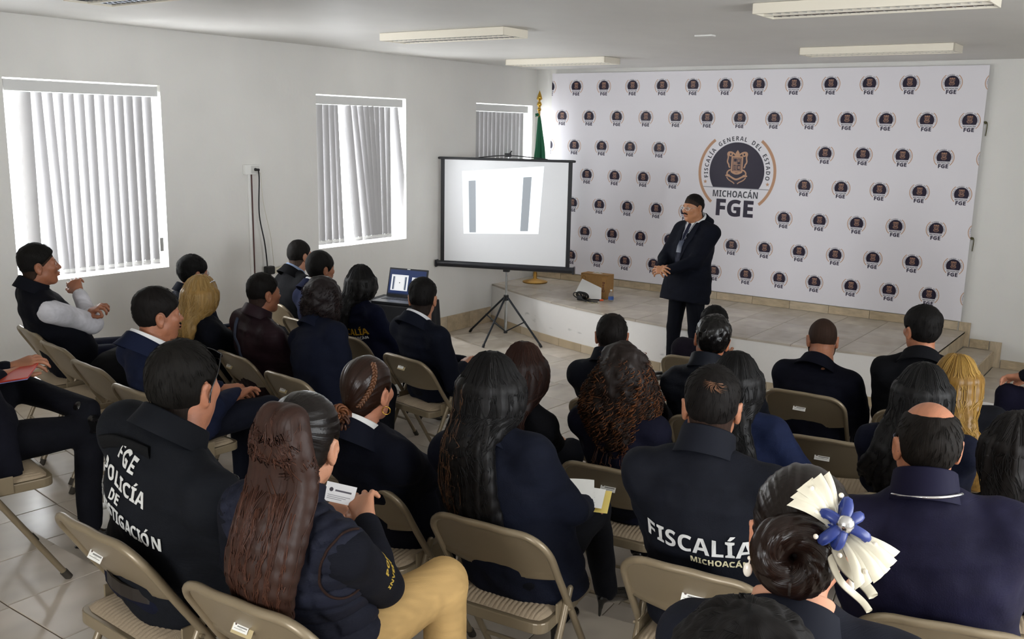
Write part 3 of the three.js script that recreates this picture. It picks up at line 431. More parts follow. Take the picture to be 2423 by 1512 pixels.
const chairProto = (() => {
  const o = new THREE.Group();
  // side profile of the long tube: from the front foot up to the back rail
  const st = (y) => 0.235 - (0.76 - y) * (0.465 / 0.76); // z on the stile line
  const W = 0.219, pts = [];
  pts.push([-W - 0.004, 0.012, st(0.012)], [-W - 0.002, 0.25, st(0.25)], [-W, 0.45, st(0.45)], [-W, 0.58, st(0.58) + 0.004], [-W, 0.665, st(0.665) + 0.005]);
  for (let i = 1; i <= 6; i++) { const a = i / 6 * Math.PI / 2; const y = 0.665 + 0.08 * Math.sin(a); pts.push([-W + 0.085 * (1 - Math.cos(a)), y, st(y) + 0.006]); }
  for (let i = 0; i < 3; i++) pts.push([-0.07 + i * 0.07, 0.7465 + (i === 1 ? 0.003 : 0.0015), st(0.75) + 0.012]);
  const right = pts.slice(0, 11).reverse().map(([x, y, z]) => [-x, y, z]);
  const path = new THREE.CatmullRomCurve3([...pts, ...right].map((p) => V(...p)), false, 'centripetal');
  mesh('back_frame', new THREE.TubeGeometry(path, 110, 0.0125, 10), M.chair, o);
  // pressed back panel with rolled lower edge, slightly bowed
  { const nx = 28, ny = 10, pos = [], idx = [], top = (x) => { const e = Math.abs(x) - (W - 0.085); return e > 0 ? 0.665 + 0.08 * Math.sqrt(Math.max(0, 1 - (e / 0.085) ** 2)) : 0.746; }, bot = (x) => 0.575 - 0.028 * Math.max(0, 1 - (x / 0.21) ** 2);
    for (const face of [0, 1]) for (let j = 0; j <= ny; j++) for (let i = 0; i <= nx; i++) { const x = -W + 2 * W * i / nx, t = j / ny, y = bot(x) + (top(x) - bot(x)) * t; const bow = 0.02 * (1 - (x / W) ** 2), lip = j === 0 ? 0.006 : 0; pos.push(x, y, st(y) + 0.004 + bow + (face ? 0.0012 + lip : -0.0012)); }
    const q = (nx + 1) * (ny + 1); for (let f = 0; f < 2; f++) for (let j = 0; j < ny; j++) for (let i = 0; i < nx; i++) { const a = f * q + j * (nx + 1) + i, b = a + 1, c = a + nx + 1, d = c + 1; if (f) idx.push(a, b, c, b, d, c); else idx.push(a, c, b, b, c, d); } for (let i = 0; i < nx; i++) { const a = i, b = i + 1, c = q + i, d = q + i + 1; idx.push(a, b, c, b, d, c); }
    const g = new THREE.BufferGeometry(); g.setAttribute('position', new THREE.Float32BufferAttribute(pos, 3)); g.setIndex(idx); g.computeVertexNormals(); const lipPts = []; for (let i = 0; i <= 16; i++) { const x = -W + 0.012 + (2 * W - 0.024) * i / 16; lipPts.push([x, bot(x), st(bot(x)) + 0.004 + 0.02 * (1 - (x / W) ** 2)]); } 
    mesh('back_panel', merge([g, tube(lipPts, 0.005, 32, 6)]), M.chair, o); }
  for (const s of [-1, 1]) {
    const leg = mesh('leg', merge([rod([s * 0.212, 0.012, 0.265], [s * 0.212, 0.5, 0.03], 0.0125), ball(s * 0.212, 0.5, 0.03, 0.0125)]), M.chair, o);
    mesh('rubber_foot', rod([s * 0.212, 0.001, 0.27], [s * 0.212, 0.035, 0.254], 0.0155), M.rubber, leg);
    mesh('rubber_foot', rod([s * 0.223, 0.001, st(0)], [s * 0.223, 0.035, st(0.035)], 0.0155), M.rubber, o);
    mesh('bracket', merge([rbox(s * 0.2 - 0.004, s * 0.2 + 0.004, 0.4, 0.47, -0.06, 0.1, 0.003, 1), rod([s * 0.195, 0.44, 0.055], [s * 0.232, 0.44, 0.055], 0.006)]), M.chair, o);
  }
  mesh('crossbar', rod([-0.21, 0.16, 0.193], [0.21, 0.16, 0.193], 0.008), M.chair, o); mesh('crossbar', rod([-0.222, 0.13, st(0.13)], [0.222, 0.13, st(0.13)], 0.008), M.chair, o);
  // seat pan: rounded outline
  const sh = (w, f, b, r) => { const s = new THREE.Shape(); s.moveTo(-w + r, -b); s.lineTo(w - r, -b); s.quadraticCurveTo(w, -b, w, -b + r); s.lineTo(w - 0.005, f - r); s.quadraticCurveTo(w - 0.005, f, w - r, f); s.lineTo(-w + r, f); s.quadraticCurveTo(-w + 0.005, f, -w + 0.005, f - r); s.lineTo(-w, -b + r); s.quadraticCurveTo(-w, -b, -w + r, -b); return s; };
  const pan = new THREE.ExtrudeGeometry(sh(0.196, 0.21, 0.185, 0.05), { depth: 0.03, bevelEnabled: true, bevelSize: 0.004, bevelThickness: 0.004, bevelSegments: 2, curveSegments: 6 }); pan.rotateX(-Math.PI / 2); pan.translate(0, 0.398, 0); 
  mesh('seat_pan', pan, M.chair, o);
  // ribbed cushion
  { const nx = 176, nz = 14, pos = [], idx = []; for (let j = 0; j <= nz; j++) for (let i = 0; i <= nx; i++) { const u = i / nx * 2 - 1, v = j / nz * 2 - 1; const r = Math.pow(Math.pow(Math.abs(u), 5) + Math.pow(Math.abs(v), 5), 0.2); const x = u * 0.186, z = -0.012 + v * 0.185; const edge = Math.max(0, 1 - Math.pow(Math.min(1, Math.max(Math.abs(u), Math.abs(v))), 10)); const cor = Math.max(0, Math.abs(u) - 0.75) * Math.max(0, Math.abs(v) - 0.75) * 16; pos.push(x * (1 - 0.06 * cor), 0.434 + 0.02 * edge * (1 - 0.35 * v * v) + 0.0032 * edge * Math.abs(Math.sin(u * Math.PI * 11)), z * (1 - 0.06 * cor)); }
    for (let j = 0; j < nz; j++) for (let i = 0; i < nx; i++) { const a = j * (nx + 1) + i; idx.push(a, a + nx + 1, a + 1, a + 1, a + nx + 1, a + nx + 2); }
    const g = new THREE.BufferGeometry(); g.setAttribute('position', new THREE.Float32BufferAttribute(pos, 3)); g.setAttribute('uv', new THREE.Float32BufferAttribute(pos.flatMap((_, i) => (i % 3 === 0 ? [_ * 20, 0] : i % 3 === 2 ? [] : [])), 2)); g.setIndex(idx); g.computeVertexNormals();
    const p = g.attributes.position, uv = new Float32Array(p.count * 2); for (let i = 0; i < p.count; i++) { uv[2 * i] = p.getX(i) * 20; uv[2 * i + 1] = p.getZ(i) * 20; } g.setAttribute('uv', new THREE.BufferAttribute(uv, 2));
    mesh('seat_cushion', g, M.seatCloth, o, 'ribbed beige seat fabric'); }
  return o;
})();
const stickerGeo = new THREE.PlaneGeometry(0.069, 0.033);
function chair(x, z, turn, tier, label, sticker) {
  const o = thing('folding_chair', label, 'chair', 'taupe metal folding chairs in the rows');
  for (const c of chairProto.children) o.add(c.clone());
  o.position.set(x, tier, z); o.rotation.y = R(turn);
  if (sticker) { const [sx, sy, worn] = sticker; const m = mesh('inventory_sticker', stickerGeo, worn ? M.oldGlue : M.sticker, o, 'white inventory sticker'); const zz = 0.235 - (0.76 - sy) * (0.465 / 0.76) + 0.0105 + 0.02 * (1 - (sx / 0.219) ** 2); m.position.set(sx, sy, zz); m.rotation.set(-0.549, 0, 0); if (worn) { const k = mesh('inventory_sticker', stickerGeo, M.sticker, o, 'half peeled white sticker'); k.scale.set(0.72, 0.7, 1); k.position.set(sx - 0.005, sy + 0.004, zz + 0.0012); k.rotation.set(-0.549, 0, 0); } }
  return o;
}
const seats = {
  C14: [1.24, 6.79, -10, 0.30, 'metal folding chair under the man in the navy vest by the wall'],
  C15: [1.72, 6.9, -8, 0.30, 'empty folding chair next to the man in the vest'],
  C16: [2.26, 7.02, -6, 0.30, 'folding chair behind the raised black shoe'],
  C17: [2.84, 7.14, -3, 0.30, 'folding chair of the goateed man in the blue suit', [0.02, 0.66]],
  C7: [4.42, 7.32, 3, 0.30, 'folding chair under the woman with braided low bun'],
  C3: [5.02, 7.33, 6, 0.30, 'folding chair fully in view under the woman with straight black hair'],
  C4: [5.68, 7.22, 6, 0.30, 'folding chair with inventory sticker under the man in the FISCALÍA jacket', [0.005, 0.655]],
  C5: [6.3, 7.1, 17, 0.30, 'folding chair with torn sticker under the balding man at lower right', [0.0, 0.665]],
  C13: [2.14, 6.02, -9, 0.15, 'folding chair under the man in the maroon jacket', [-0.1, 0.655, 1]],
  C12: [2.75, 6.15, -5, 0.15, 'folding chair under the woman with short curly hair', [-0.06, 0.65, 1]],
  Cb: [1.64, 5.98, -10, 0.15, 'folding chair under the woman with blond bob'],
  Ca: [1.04, 5.7, -12, 0.15, 'folding chair under the man with glasses by the left wall'],
  C11: [2.97, 5.4, -8, 0.15, 'folding chair with peeled sticker under the young man in glasses', [-0.035, 0.68, 1]],
  Cc: [0.97, 4.72, -12, 0.15, 'folding chair under the man in the black suit nearest the wall'],
  Cd: [1.62, 5.05, -9, 0.15, 'folding chair under the man in blue suit behind the curly-haired woman'],
  Ce: [2.24, 5.2, -6, 0.15, 'folding chair under the woman facing the laptop'],
  C8: [4.86, 6.29, 7, 0.15, 'folding chair with sticker under the woman with big curly hair', [0.0, 0.655]],
  Cf: [4.28, 6.36, 4, 0.15, 'folding chair under the woman with auburn hair'],
  Cg: [5.36, 6.12, 8, 0.15, 'folding chair under the woman in denim blue beside the FISCALÍA man'],
  Ch: [5.95, 5.85, 11, 0.15, 'folding chair under the black-haired woman before the balding man'],
  Ci: [6.5, 6.08, 18, 0.15, 'folding chair under the woman with dark wavy hair by the aisle'],
  C8b: [4.37, 5.45, 5, 0.15, 'folding chair beside the curly hair, under the man with thinning crown'],
  Cj: [4.92, 5.38, 6, 0.15, 'folding chair under the man in the puffer vest'],
  C9b: [5.46, 5.32, 9, 0.15, 'folding chair with sticker just left of the seated black-haired woman', [-0.02, 0.655]],
  Ck: [6.02, 5.12, 13, 0.15, 'folding chair under the woman with long blond hair'],
  C9: [5.12, 4.6, 3, 0.15, 'folding chair with sticker under the man with shaved head', [-0.02, 0.66]],
  Cl: [5.7, 4.6, 9, 0.15, 'folding chair under the man in the black suit near the steps'],
  Cm: [4.3, 4.25, 5, 0.15, 'folding chair in the front row below the speaker'],
  C1: [4.45, 8.29, -2, 0.45, 'folding chair with sticker under the broad man in the police jacket', [-0.05, 0.645]],
  C2: [5.06, 8.30, 4, 0.45, 'folding chair with torn sticker under the woman with ponytail', [-0.02, 0.66, 1]],
  Cn: [6.3, 8.2, 12, 0.45, 'folding chair under the woman with the hair bow'],
  Co: [2.95, 8.12, -12, 0.45, 'folding chair under the person with crossed legs at left'],
};
for (const k of Object.keys(seats)) { const [x, z, a, t, label, st] = seats[k]; chair(x, z, a, t, label, st); }

// ---------------------------------------------------------------- modelling with distance fields
class Field {
  constructor(lo, hi, h) { this.lo = lo; this.h = h; this.n = lo.map((v, i) => Math.max(3, Math.ceil((hi[i] - v) / h) + 1)); this.f = new Float32Array(this.n[0] * this.n[1] * this.n[2]).fill(0.5); }
  loop(lo, hi, fn) {
    const { n, h } = this, a = [0, 1, 2].map((i) => Math.max(0, Math.floor((lo[i] - this.lo[i]) / h))), b = [0, 1, 2].map((i) => Math.min(n[i] - 1, Math.ceil((hi[i] - this.lo[i]) / h)));
    for (let k = a[2]; k <= b[2]; k++) { const z = this.lo[2] + k * h; for (let j = a[1]; j <= b[1]; j++) { const y = this.lo[1] + j * h; let i = (k * n[1] + j) * n[0] + a[0]; for (let q = a[0]; q <= b[0]; q++, i++) fn(this.lo[0] + q * h, y, z, i); } }
  }
  add(p, k = 0.02) { const f = this.f, m = k + 2.5 * this.h, d = p.d; this.loop(p.lo.map((v) => v - m), p.hi.map((v) => v + m), (x, y, z, i) => { const a = f[i], b = d(x, y, z), t = k - Math.abs(a - b); f[i] = (a < b ? a : b) - (t > 0 ? t * t / (4 * k) : 0); }); return this; }
  sub(p, k = 0.01) { const f = this.f, m = k + 2.5 * this.h, d = p.d; this.loop(p.lo.map((v) => v - m), p.hi.map((v) => v + m), (x, y, z, i) => { const a = f[i], b = -d(x, y, z), t = k - Math.abs(a - b); f[i] = (a > b ? a : b) + (t > 0 ? t * t / (4 * k) : 0); }); return this; }
  cut(fn, k = 0.01) { const f = this.f; this.loop(this.lo, this.lo.map((v, i) => v + this.n[i] * this.h), (x, y, z, i) => { const a = f[i]; if (a > 0.1) return; const b = fn(x, y, z), t = k - Math.abs(a - b); f[i] = (a > b ? a : b) + (t > 0 ? t * t / (4 * k) : 0); }); return this; }
  warp(fn) { const f = this.f, w = 4 * this.h; this.loop(this.lo, this.lo.map((v, i) => v + this.n[i] * this.h), (x, y, z, i) => { if (Math.abs(f[i]) < w) f[i] += fn(x, y, z); }); return this; }
  at(x, y, z) { const { n, h, f, lo } = this; let u = (x - lo[0]) / h, v = (y - lo[1]) / h, w = (z - lo[2]) / h; const i = Math.floor(u), j = Math.floor(v), k = Math.floor(w); if (i < 0 || j < 0 || k < 0 || i >= n[0] - 1 || j >= n[1] - 1 || k >= n[2] - 1) return 0.5; u -= i; v -= j; w -= k; const I = (k * n[1] + j) * n[0] + i, X = n[0], Y = n[0] * n[1]; const L = (a, b, t) => a + (b - a) * t; return L(L(L(f[I], f[I + 1], u), L(f[I + X], f[I + X + 1], u), v), L(L(f[I + Y], f[I + Y + 1], u), L(f[I + Y + X], f[I + Y + X + 1], u), v), w); }
  // surface nets
  geo(uvScale = 1) {
    const { n, h, f, lo } = this, X = n[0], Y = n[0] * n[1], id = new Int32Array(f.length).fill(-1), pos = [], idx = [];
    const off = [0, 1, X, X + 1, Y, Y + 1, Y + X, Y + X + 1];
    for (let k = 0; k < n[2] - 1; k++) for (let j = 0; j < n[1] - 1; j++) { let I = (k * n[1] + j) * X; for (let i = 0; i < X - 1; i++, I++) {
      const a = f[I]; if (a > 0.15 || a < -0.15) continue; let m = 0; for (let c = 0; c < 8; c++) if (f[I + off[c]] < 0) m |= 1 << c; if (m === 0 || m === 255) continue;
      let sx = 0, sy = 0, sz = 0, cnt = 0;
      for (let c = 0; c < 8; c++) for (let b = 1; b < 8; b <<= 1) if (!(c & b)) { const e = c | b; if (((m >> c) ^ (m >> e)) & 1) { const va = f[I + off[c]], vb = f[I + off[e]], t = va / (va - vb); sx += (c & 1) + (b === 1 ? t : 0); sy += ((c >> 1) & 1) + (b === 2 ? t : 0); sz += ((c >> 2) & 1) + (b === 4 ? t : 0); cnt++; } }
      id[I] = pos.length / 3; pos.push(lo[0] + (i + sx / cnt) * h, lo[1] + (j + sy / cnt) * h, lo[2] + (k + sz / cnt) * h);
    } }
    for (let k = 1; k < n[2] - 1; k++) for (let j = 1; j < n[1] - 1; j++) { let I = (k * n[1] + j) * X + 1; for (let i = 1; i < X - 1; i++, I++) {
      const s = f[I] < 0;
      if (s !== f[I + 1] < 0) { const a = id[I], b = id[I - X], c = id[I - X - Y], d = id[I - Y]; if (a >= 0 && b >= 0 && c >= 0 && d >= 0) s ? idx.push(a, b, c, a, c, d) : idx.push(a, c, b, a, d, c); }
      if (s !== f[I + X] < 0) { const a = id[I], b = id[I - Y], c = id[I - Y - 1], d = id[I - 1]; if (a >= 0 && b >= 0 && c >= 0 && d >= 0) s ? idx.push(a, b, c, a, c, d) : idx.push(a, c, b, a, d, c); }
      if (s !== f[I + Y] < 0) { const a = id[I], b = id[I - 1], c = id[I - 1 - X], d = id[I - X]; if (a >= 0 && b >= 0 && c >= 0 && d >= 0) s ? idx.push(a, b, c, a, c, d) : idx.push(a, c, b, a, d, c); }
    } }
    const g = new THREE.BufferGeometry(), P = new Float32Array(pos), uv = new Float32Array(pos.length / 3 * 2); g.setAttribute('position', new THREE.BufferAttribute(P, 3));
    for (let i = 0; i < uv.length / 2; i++) { uv[2 * i] = (P[3 * i] * 0.8 + P[3 * i + 2] * 0.6) * uvScale; uv[2 * i + 1] = P[3 * i + 1] * uvScale; }
    g.setAttribute('uv', new THREE.BufferAttribute(uv, 2)); g.setIndex(idx); g.computeVertexNormals(); return g;
  }
}
const A3 = (v) => (v.isVector3 ? [v.x, v.y, v.z] : v);
function cone(a, b, ra, rb = ra) {
  a = A3(a); b = A3(b); const e = [b[0] - a[0], b[1] - a[1], b[2] - a[2]], l2 = e[0] * e[0] + e[1] * e[1] + e[2] * e[2] || 1e-9, r = Math.max(ra, rb);
  return { lo: a.map((v, i) => Math.min(v, b[i]) - r), hi: a.map((v, i) => Math.max(v, b[i]) + r), d(x, y, z) { x -= a[0]; y -= a[1]; z -= a[2]; let t = (x * e[0] + y * e[1] + z * e[2]) / l2; t = t < 0 ? 0 : t > 1 ? 1 : t; x -= t * e[0]; y -= t * e[1]; z -= t * e[2]; return Math.sqrt(x * x + y * y + z * z) - (ra + (rb - ra) * t); } };
}
function ell(c, r, rot) { // rot: Matrix4 whose columns are the axes
  c = A3(c); const E = rot ? rot.elements : null, R0 = Math.max(...r);
  return { lo: c.map((v, i) => v - (E ? R0 : r[i])), hi: c.map((v, i) => v + (E ? R0 : r[i])), d(x, y, z) { x -= c[0]; y -= c[1]; z -= c[2]; if (E) { const p = x * E[0] + y * E[1] + z * E[2], q = x * E[4] + y * E[5] + z * E[6], s = x * E[8] + y * E[9] + z * E[10]; x = p; y = q; z = s; } const k0 = Math.hypot(x / r[0], y / r[1], z / r[2]), k1 = Math.hypot(x / (r[0] * r[0]), y / (r[1] * r[1]), z / (r[2] * r[2])); return k1 < 1e-6 ? -Math.min(...r) : k0 * (k0 - 1) / k1; } };
}
function loft(O, U, Rv, B, L, st, pw = 2.4) { // st rows: [t, half width, half depth, shift back]
  O = A3(O); const u = A3(U), r = A3(Rv), b = A3(B), R0 = Math.max(...st.map((s) => Math.max(s[1], s[2] + Math.abs(s[3] || 0)))), e = O.map((v, i) => v + u[i] * L);
  return { lo: O.map((v, i) => Math.min(v, e[i]) - R0), hi: O.map((v, i) => Math.max(v, e[i]) + R0), d(x, y, z) { x -= O[0]; y -= O[1]; z -= O[2]; const a = Math.abs(x * r[0] + y * r[1] + z * r[2]), h = x * u[0] + y * u[1] + z * u[2]; let c = x * b[0] + y * b[1] + z * b[2]; let t = h / L; t = t < 0 ? 0 : t > 1 ? 1 : t; let i = 0; while (i < st.length - 2 && st[i + 1][0] < t) i++; const p = st[i], q = st[i + 1]; let s = (t - p[0]) / (q[0] - p[0]); s = s * s * (3 - 2 * s); const w = p[1] + (q[1] - p[1]) * s, dd = p[2] + (q[2] - p[2]) * s; c -= (p[3] || 0) + ((q[3] || 0) - (p[3] || 0)) * s; c = Math.abs(c); const k = Math.pow(Math.pow(a / w, pw) + Math.pow(c / dd, pw), 1 / pw), len = Math.sqrt(a * a + c * c), d2 = k < 1e-4 ? -Math.min(w, dd) : (k - 1) * len / k, dy = Math.max(-h, h - L); return dy > 0 ? Math.hypot(Math.max(d2, 0), dy) : Math.max(d2, dy); } };
}
function flow(pts, r0, r1, n = 11) { const cv = new THREE.CatmullRomCurve3(pts, false, 'centripetal'), out = []; let p = cv.getPointAt(0); for (let i = 1; i <= n; i++) { const q = cv.getPointAt(i / n); out.push(cone(p, q, r0 + (r1 - r0) * (i - 1) / n, r0 + (r1 - r0) * i / n)); p = q; } return out; }

// ---------------------------------------------------------------- skin, cloth and hair
const skinBump = texture(128, 128, (u, v) => 0.5 + 0.3 * tileNoise(u, v, 50, 13) + 0.2 * tileNoise(u, v, 22, 4));
const skinMap = texture(128, 128, (u, v) => { const n = 0.94 + 0.06 * tileNoise(u, v, 9, 40), r = 0.02 * tileNoise(u, v, 16, 9); return [n + 0.03 + r, n - 0.01, n - 0.02]; }, true); skinMap.repeat.set(6, 6); skinBump.repeat.set(10, 10);
const skins = {}; const skin = (c) => skins[c] || (skins[c] = new THREE.MeshPhysicalMaterial({ color: c, roughness: 0.48, map: skinMap, bumpMap: skinBump, bumpScale: 0.0006, sheen: 0.15, sheenColor: new THREE.Color(0xd9a184), sheenRoughness: 0.5 }));
const weave = texture(128, 128, (u, v) => 0.5 + 0.22 * Math.sin(u * 2 * Math.PI * 32) * Math.sin(v * 2 * Math.PI * 32) + 0.3 * tileNoise(u, v, 40, 17)); weave.repeat.set(16, 16);
const clothMap = texture(128, 128, (u, v) => 0.9 + 0.1 * tileNoise(u, v, 8, 61) + 0.06 * tileNoise(u, v, 36, 62), true); clothMap.repeat.set(3, 3);
const dye = (c) => { const q = new THREE.Color(c); if (q.r + q.g + q.b < 0.2) q.multiplyScalar(0.55); return q; };
const cloths = {}; const cloth = (c, rough = 0.85, sheen = 0.06) => cloths[c + '/' + rough] || (cloths[c + '/' + rough] = new THREE.MeshPhysicalMaterial({ color: dye(c), roughness: rough, map: clothMap, bumpMap: weave, bumpScale: 0.0009, specularIntensity: 0.25, sheen, sheenRoughness: 0.6, sheenColor: new THREE.Color(c).lerp(new THREE.Color(0x8890a8), 0.4) }));
const streak = texture(512, 64, (u, v) => { const a = tileNoise(u, v * 0.02, 150, 3), b = tileNoise(u, v * 0.05, 60, 8), c = tileNoise(u, v, 14, 5); return 0.5 + 0.22 * a + 0.12 * b + 0.05 * c; });
const streakMap = texture(512, 64, (u, v) => { const a = tileNoise(u, v * 0.02, 130, 23), b = tileNoise(u, v * 0.05, 40, 28); return 0.84 + 0.12 * a + 0.1 * b; }, true);
const hairs = {}; const hairMat = (c, rough = 0.5) => hairs[c + '/' + rough] || (hairs[c + '/' + rough] = new THREE.MeshPhysicalMaterial({ color: c, roughness: rough, map: streakMap, bumpMap: streak, bumpScale: rough > 0.55 ? 0.0018 : 0.0012, specularIntensity: rough > 0.55 ? 0.3 : 0.55 }));
function hairUV(g, c, turns = 1) { // strands run downwards: u round the head, v along the height
  const p = g.attributes.position, uv = g.attributes.uv; for (let i = 0; i < p.count; i++) { const x = p.getX(i) - c.x, y = p.getY(i) - c.y, z = p.getZ(i) - c.z; uv.setXY(i, (Math.atan2(x, z + 1e-5) / (2 * Math.PI)) * turns + 0.5, y * 1.5 + Math.hypot(x, z) * 1.2); } return g;
}
const eyeWhite = std(0xd8d2c8, 0.25), eyeDark = std(0x1a0f0a, 0.2), lensMat = new THREE.MeshPhysicalMaterial({ color: 0xf2f5f6, roughness: 0.05, transmission: 0.95, thickness: 0 });
const gold = std(0xd3a94e, 0.2, { metalness: 1 }), silver = std(0xd6d6d8, 0.2, { metalness: 1 }), pearl = std(0xefe6d6, 0.25, { clearcoat: 0.6 });

// head in its own frame: origin between the ears, face towards -z, crown at +0.122
function headField(o, h) {
  const F = new Field([-0.1, -0.235, -0.135], [0.1, 0.135, 0.125], h), fat = o.fat || 0, fem = o.sex === 'f';
  F.add(ell([0, 0.028, 0.012], [0.0755, 0.0935, 0.0945]), 0.01);
  F.add(ell([0, -0.035, -0.036], [0.056 + fat * 0.012, 0.076, 0.058]), 0.04);
  F.add(cone([-0.04 - fat * 0.008, -0.058, -0.012], [-0.014, -0.094, -0.058], 0.026, 0.018), 0.025).add(cone([0.04 + fat * 0.008, -0.058, -0.012], [0.014, -0.094, -0.058], 0.026, 0.018), 0.025);
  F.add(ell([0, -0.094, -0.066], [0.022, 0.016, 0.017]), 0.016);
  for (const s of [-1, 1]) F.add(ell([s * 0.041, -0.018, -0.066], [0.022, 0.02, 0.02]), 0.02); // cheekbones
  F.add(cone([-0.036, 0.019, -0.074], [0.036, 0.019, -0.074], 0.0125), 0.016);
  F.add(cone([0, 0.012, -0.085], [0, -0.024, -0.107], 0.0085, 0.0115), 0.012);
  for (const s of [-1, 1]) { F.add(ell([s * 0.0125, -0.029, -0.096], [0.0085, 0.0075, 0.0105]), 0.006); F.sub(ell([s * 0.031, 0.003, -0.093], [0.0165, 0.0105, 0.012]), 0.012); F.add(ell([s * 0.031, 0.0045, -0.0775], [0.0135, 0.0115, 0.0125]), 0.003); }
  F.add(ell([0, -0.0535, -0.0935], [0.024, 0.0062, 0.0085]), 0.006).add(ell([0, -0.0655, -0.0915], [0.0205, 0.0075, 0.0085]), 0.006); F.sub(cone([-0.021, -0.0593, -0.101], [0.021, -0.0593, -0.101], 0.0022), 0.004);
  for (const s of [-1, 1]) { // ears: rim, lobe, hollow
    const rot = new THREE.Matrix4().makeRotationFromEuler(new THREE.Euler(0, s * -0.42, s * -0.12)); F.add(ell([s * 0.081, -0.006, 0.014], [0.0085, 0.032, 0.0195], rot), 0.007); F.add(ell([s * 0.077, -0.034, 0.008], [0.0075, 0.011, 0.009]), 0.006); F.sub(ell([s * 0.0915, -0.004, 0.009], [0.0075, 0.02, 0.011], rot), 0.005);
  }
  const nw = (fem ? 0.049 : 0.057) + fat * 0.014; F.add(cone([0, -0.055, 0.018], [0, -0.2, 0.045], nw, nw + 0.006), 0.022);
  if (fat > 0.4) F.add(ell([0, -0.105, -0.03], [0.045, 0.02, 0.035]), 0.02);
  return F;
}
// a hand: wrist at the origin, fingers along -z, palm down; s = 1 right, -1 left
function handField(s, curl, h, spread = 1) {
  const F = new Field([-0.085, -0.1, -0.21], [0.085, 0.05, 0.03], h);
  F.add(cone([0, 0, 0.02], [0, 0, -0.012], 0.024, 0.025), 0.01); const K = [[-0.031, -0.085, 0.072], [-0.0105, -0.093, 0.08], [0.0105, -0.09, 0.074], [0.03, -0.08, 0.058]]; // index first on the thumb side
  for (const [x, z] of K) F.add(cone([x * 0.45 * s, 0, -0.012], [x * s, 0.002, z], 0.0165, 0.0125), 0.014);
  K.forEach(([x, z, L], i) => { let p = [x * s, 0.002, z], a = curl * 0.45, dx = x * 0.9 * spread * s; const seg = [0.47, 0.3, 0.23], rad = [0.0096, 0.0088, 0.008, 0.0068]; for (let k = 0; k < 3; k++) { const l = L * seg[k], q = [p[0] + dx * seg[k] * 0.6, p[1] - Math.sin(a) * l, p[2] - Math.cos(a) * l]; F.add(cone(p, q, rad[k], rad[k + 1]), 0.004); p = q; a += curl * (k ? 0.6 : 0.85); } });
  let p = [-0.02 * s, -0.006, -0.022]; const th = [[-0.048 * s, -0.016, -0.05], [-0.056 * s, -0.024 - curl * 0.006, -0.082], [-0.05 * s, -0.03 - curl * 0.01, -0.107]], tr = [0.0165, 0.012, 0.0102, 0.0084]; th.forEach((q, k) => { F.add(cone(p, q, tr[k], tr[k + 1]), 0.008); p = q; });
  return F;
}
const handCache = {};
function handGeo(s, curl, h) { const k = [s, curl, h].join(); if (!handCache[k]) handCache[k] = handField(s, curl, h).geo(); return handCache[k].clone(); }
function ik(S, T, l1, l2, pole) { const d = T.clone().sub(S); let L = d.length(); const mx = (l1 + l2) * 0.995; if (L > mx) { d.multiplyScalar(mx / L); T.copy(S).add(d); L = mx; } const u = d.clone().normalize(), a = (l1 * l1 - l2 * l2 + L * L) / (2 * L), hh = Math.sqrt(Math.max(0, l1 * l1 - a * a)), p = pole.clone().addScaledVector(u, -pole.dot(u)).normalize(); return S.clone().addScaledVector(u, a).addScaledVector(p, hh); }
function basis(fwd, up) { const z = fwd.clone().negate().normalize(), x = up.clone().cross(z).normalize(), y = z.clone().cross(x); return new THREE.Matrix4().makeBasis(x, y, z); }
// band round the neck: rows of [height, radius scale]
function collarGeo(c, ax, back, r, rows, open = 0, dip = 0) {
  const n = 48, Rt = ax.clone().cross(back).normalize(), pos = [], idx = []; // angle 0 at the nape
  const prof = [...rows.map(([h, s, t = 0.004]) => [h, s + t / r]), ...rows.slice().reverse().map(([h, s]) => [h, s])];
  for (const [h, s] of prof) for (let i = 0; i <= n; i++) { const a = -Math.PI + open + (2 * Math.PI - 2 * open) * i / n, f = (1 - Math.cos(a)) / 2, p = c.clone().addScaledVector(Rt, Math.sin(a) * r * s).addScaledVector(back, Math.cos(a) * r * 1.1 * s).addScaledVector(ax, h - dip * f); pos.push(p.x, p.y, p.z); }
  const m = prof.length; for (let j = 0; j < m; j++) for (let i = 0; i < n; i++) { const a = j * (n + 1) + i, b = ((j + 1) % m) * (n + 1) + i; idx.push(a, a + 1, b, a + 1, b + 1, b); }
  const g = new THREE.BufferGeometry(); g.setAttribute('position', new THREE.Float32BufferAttribute(pos, 3)); g.setIndex(idx); g.computeVertexNormals(); return g;
}
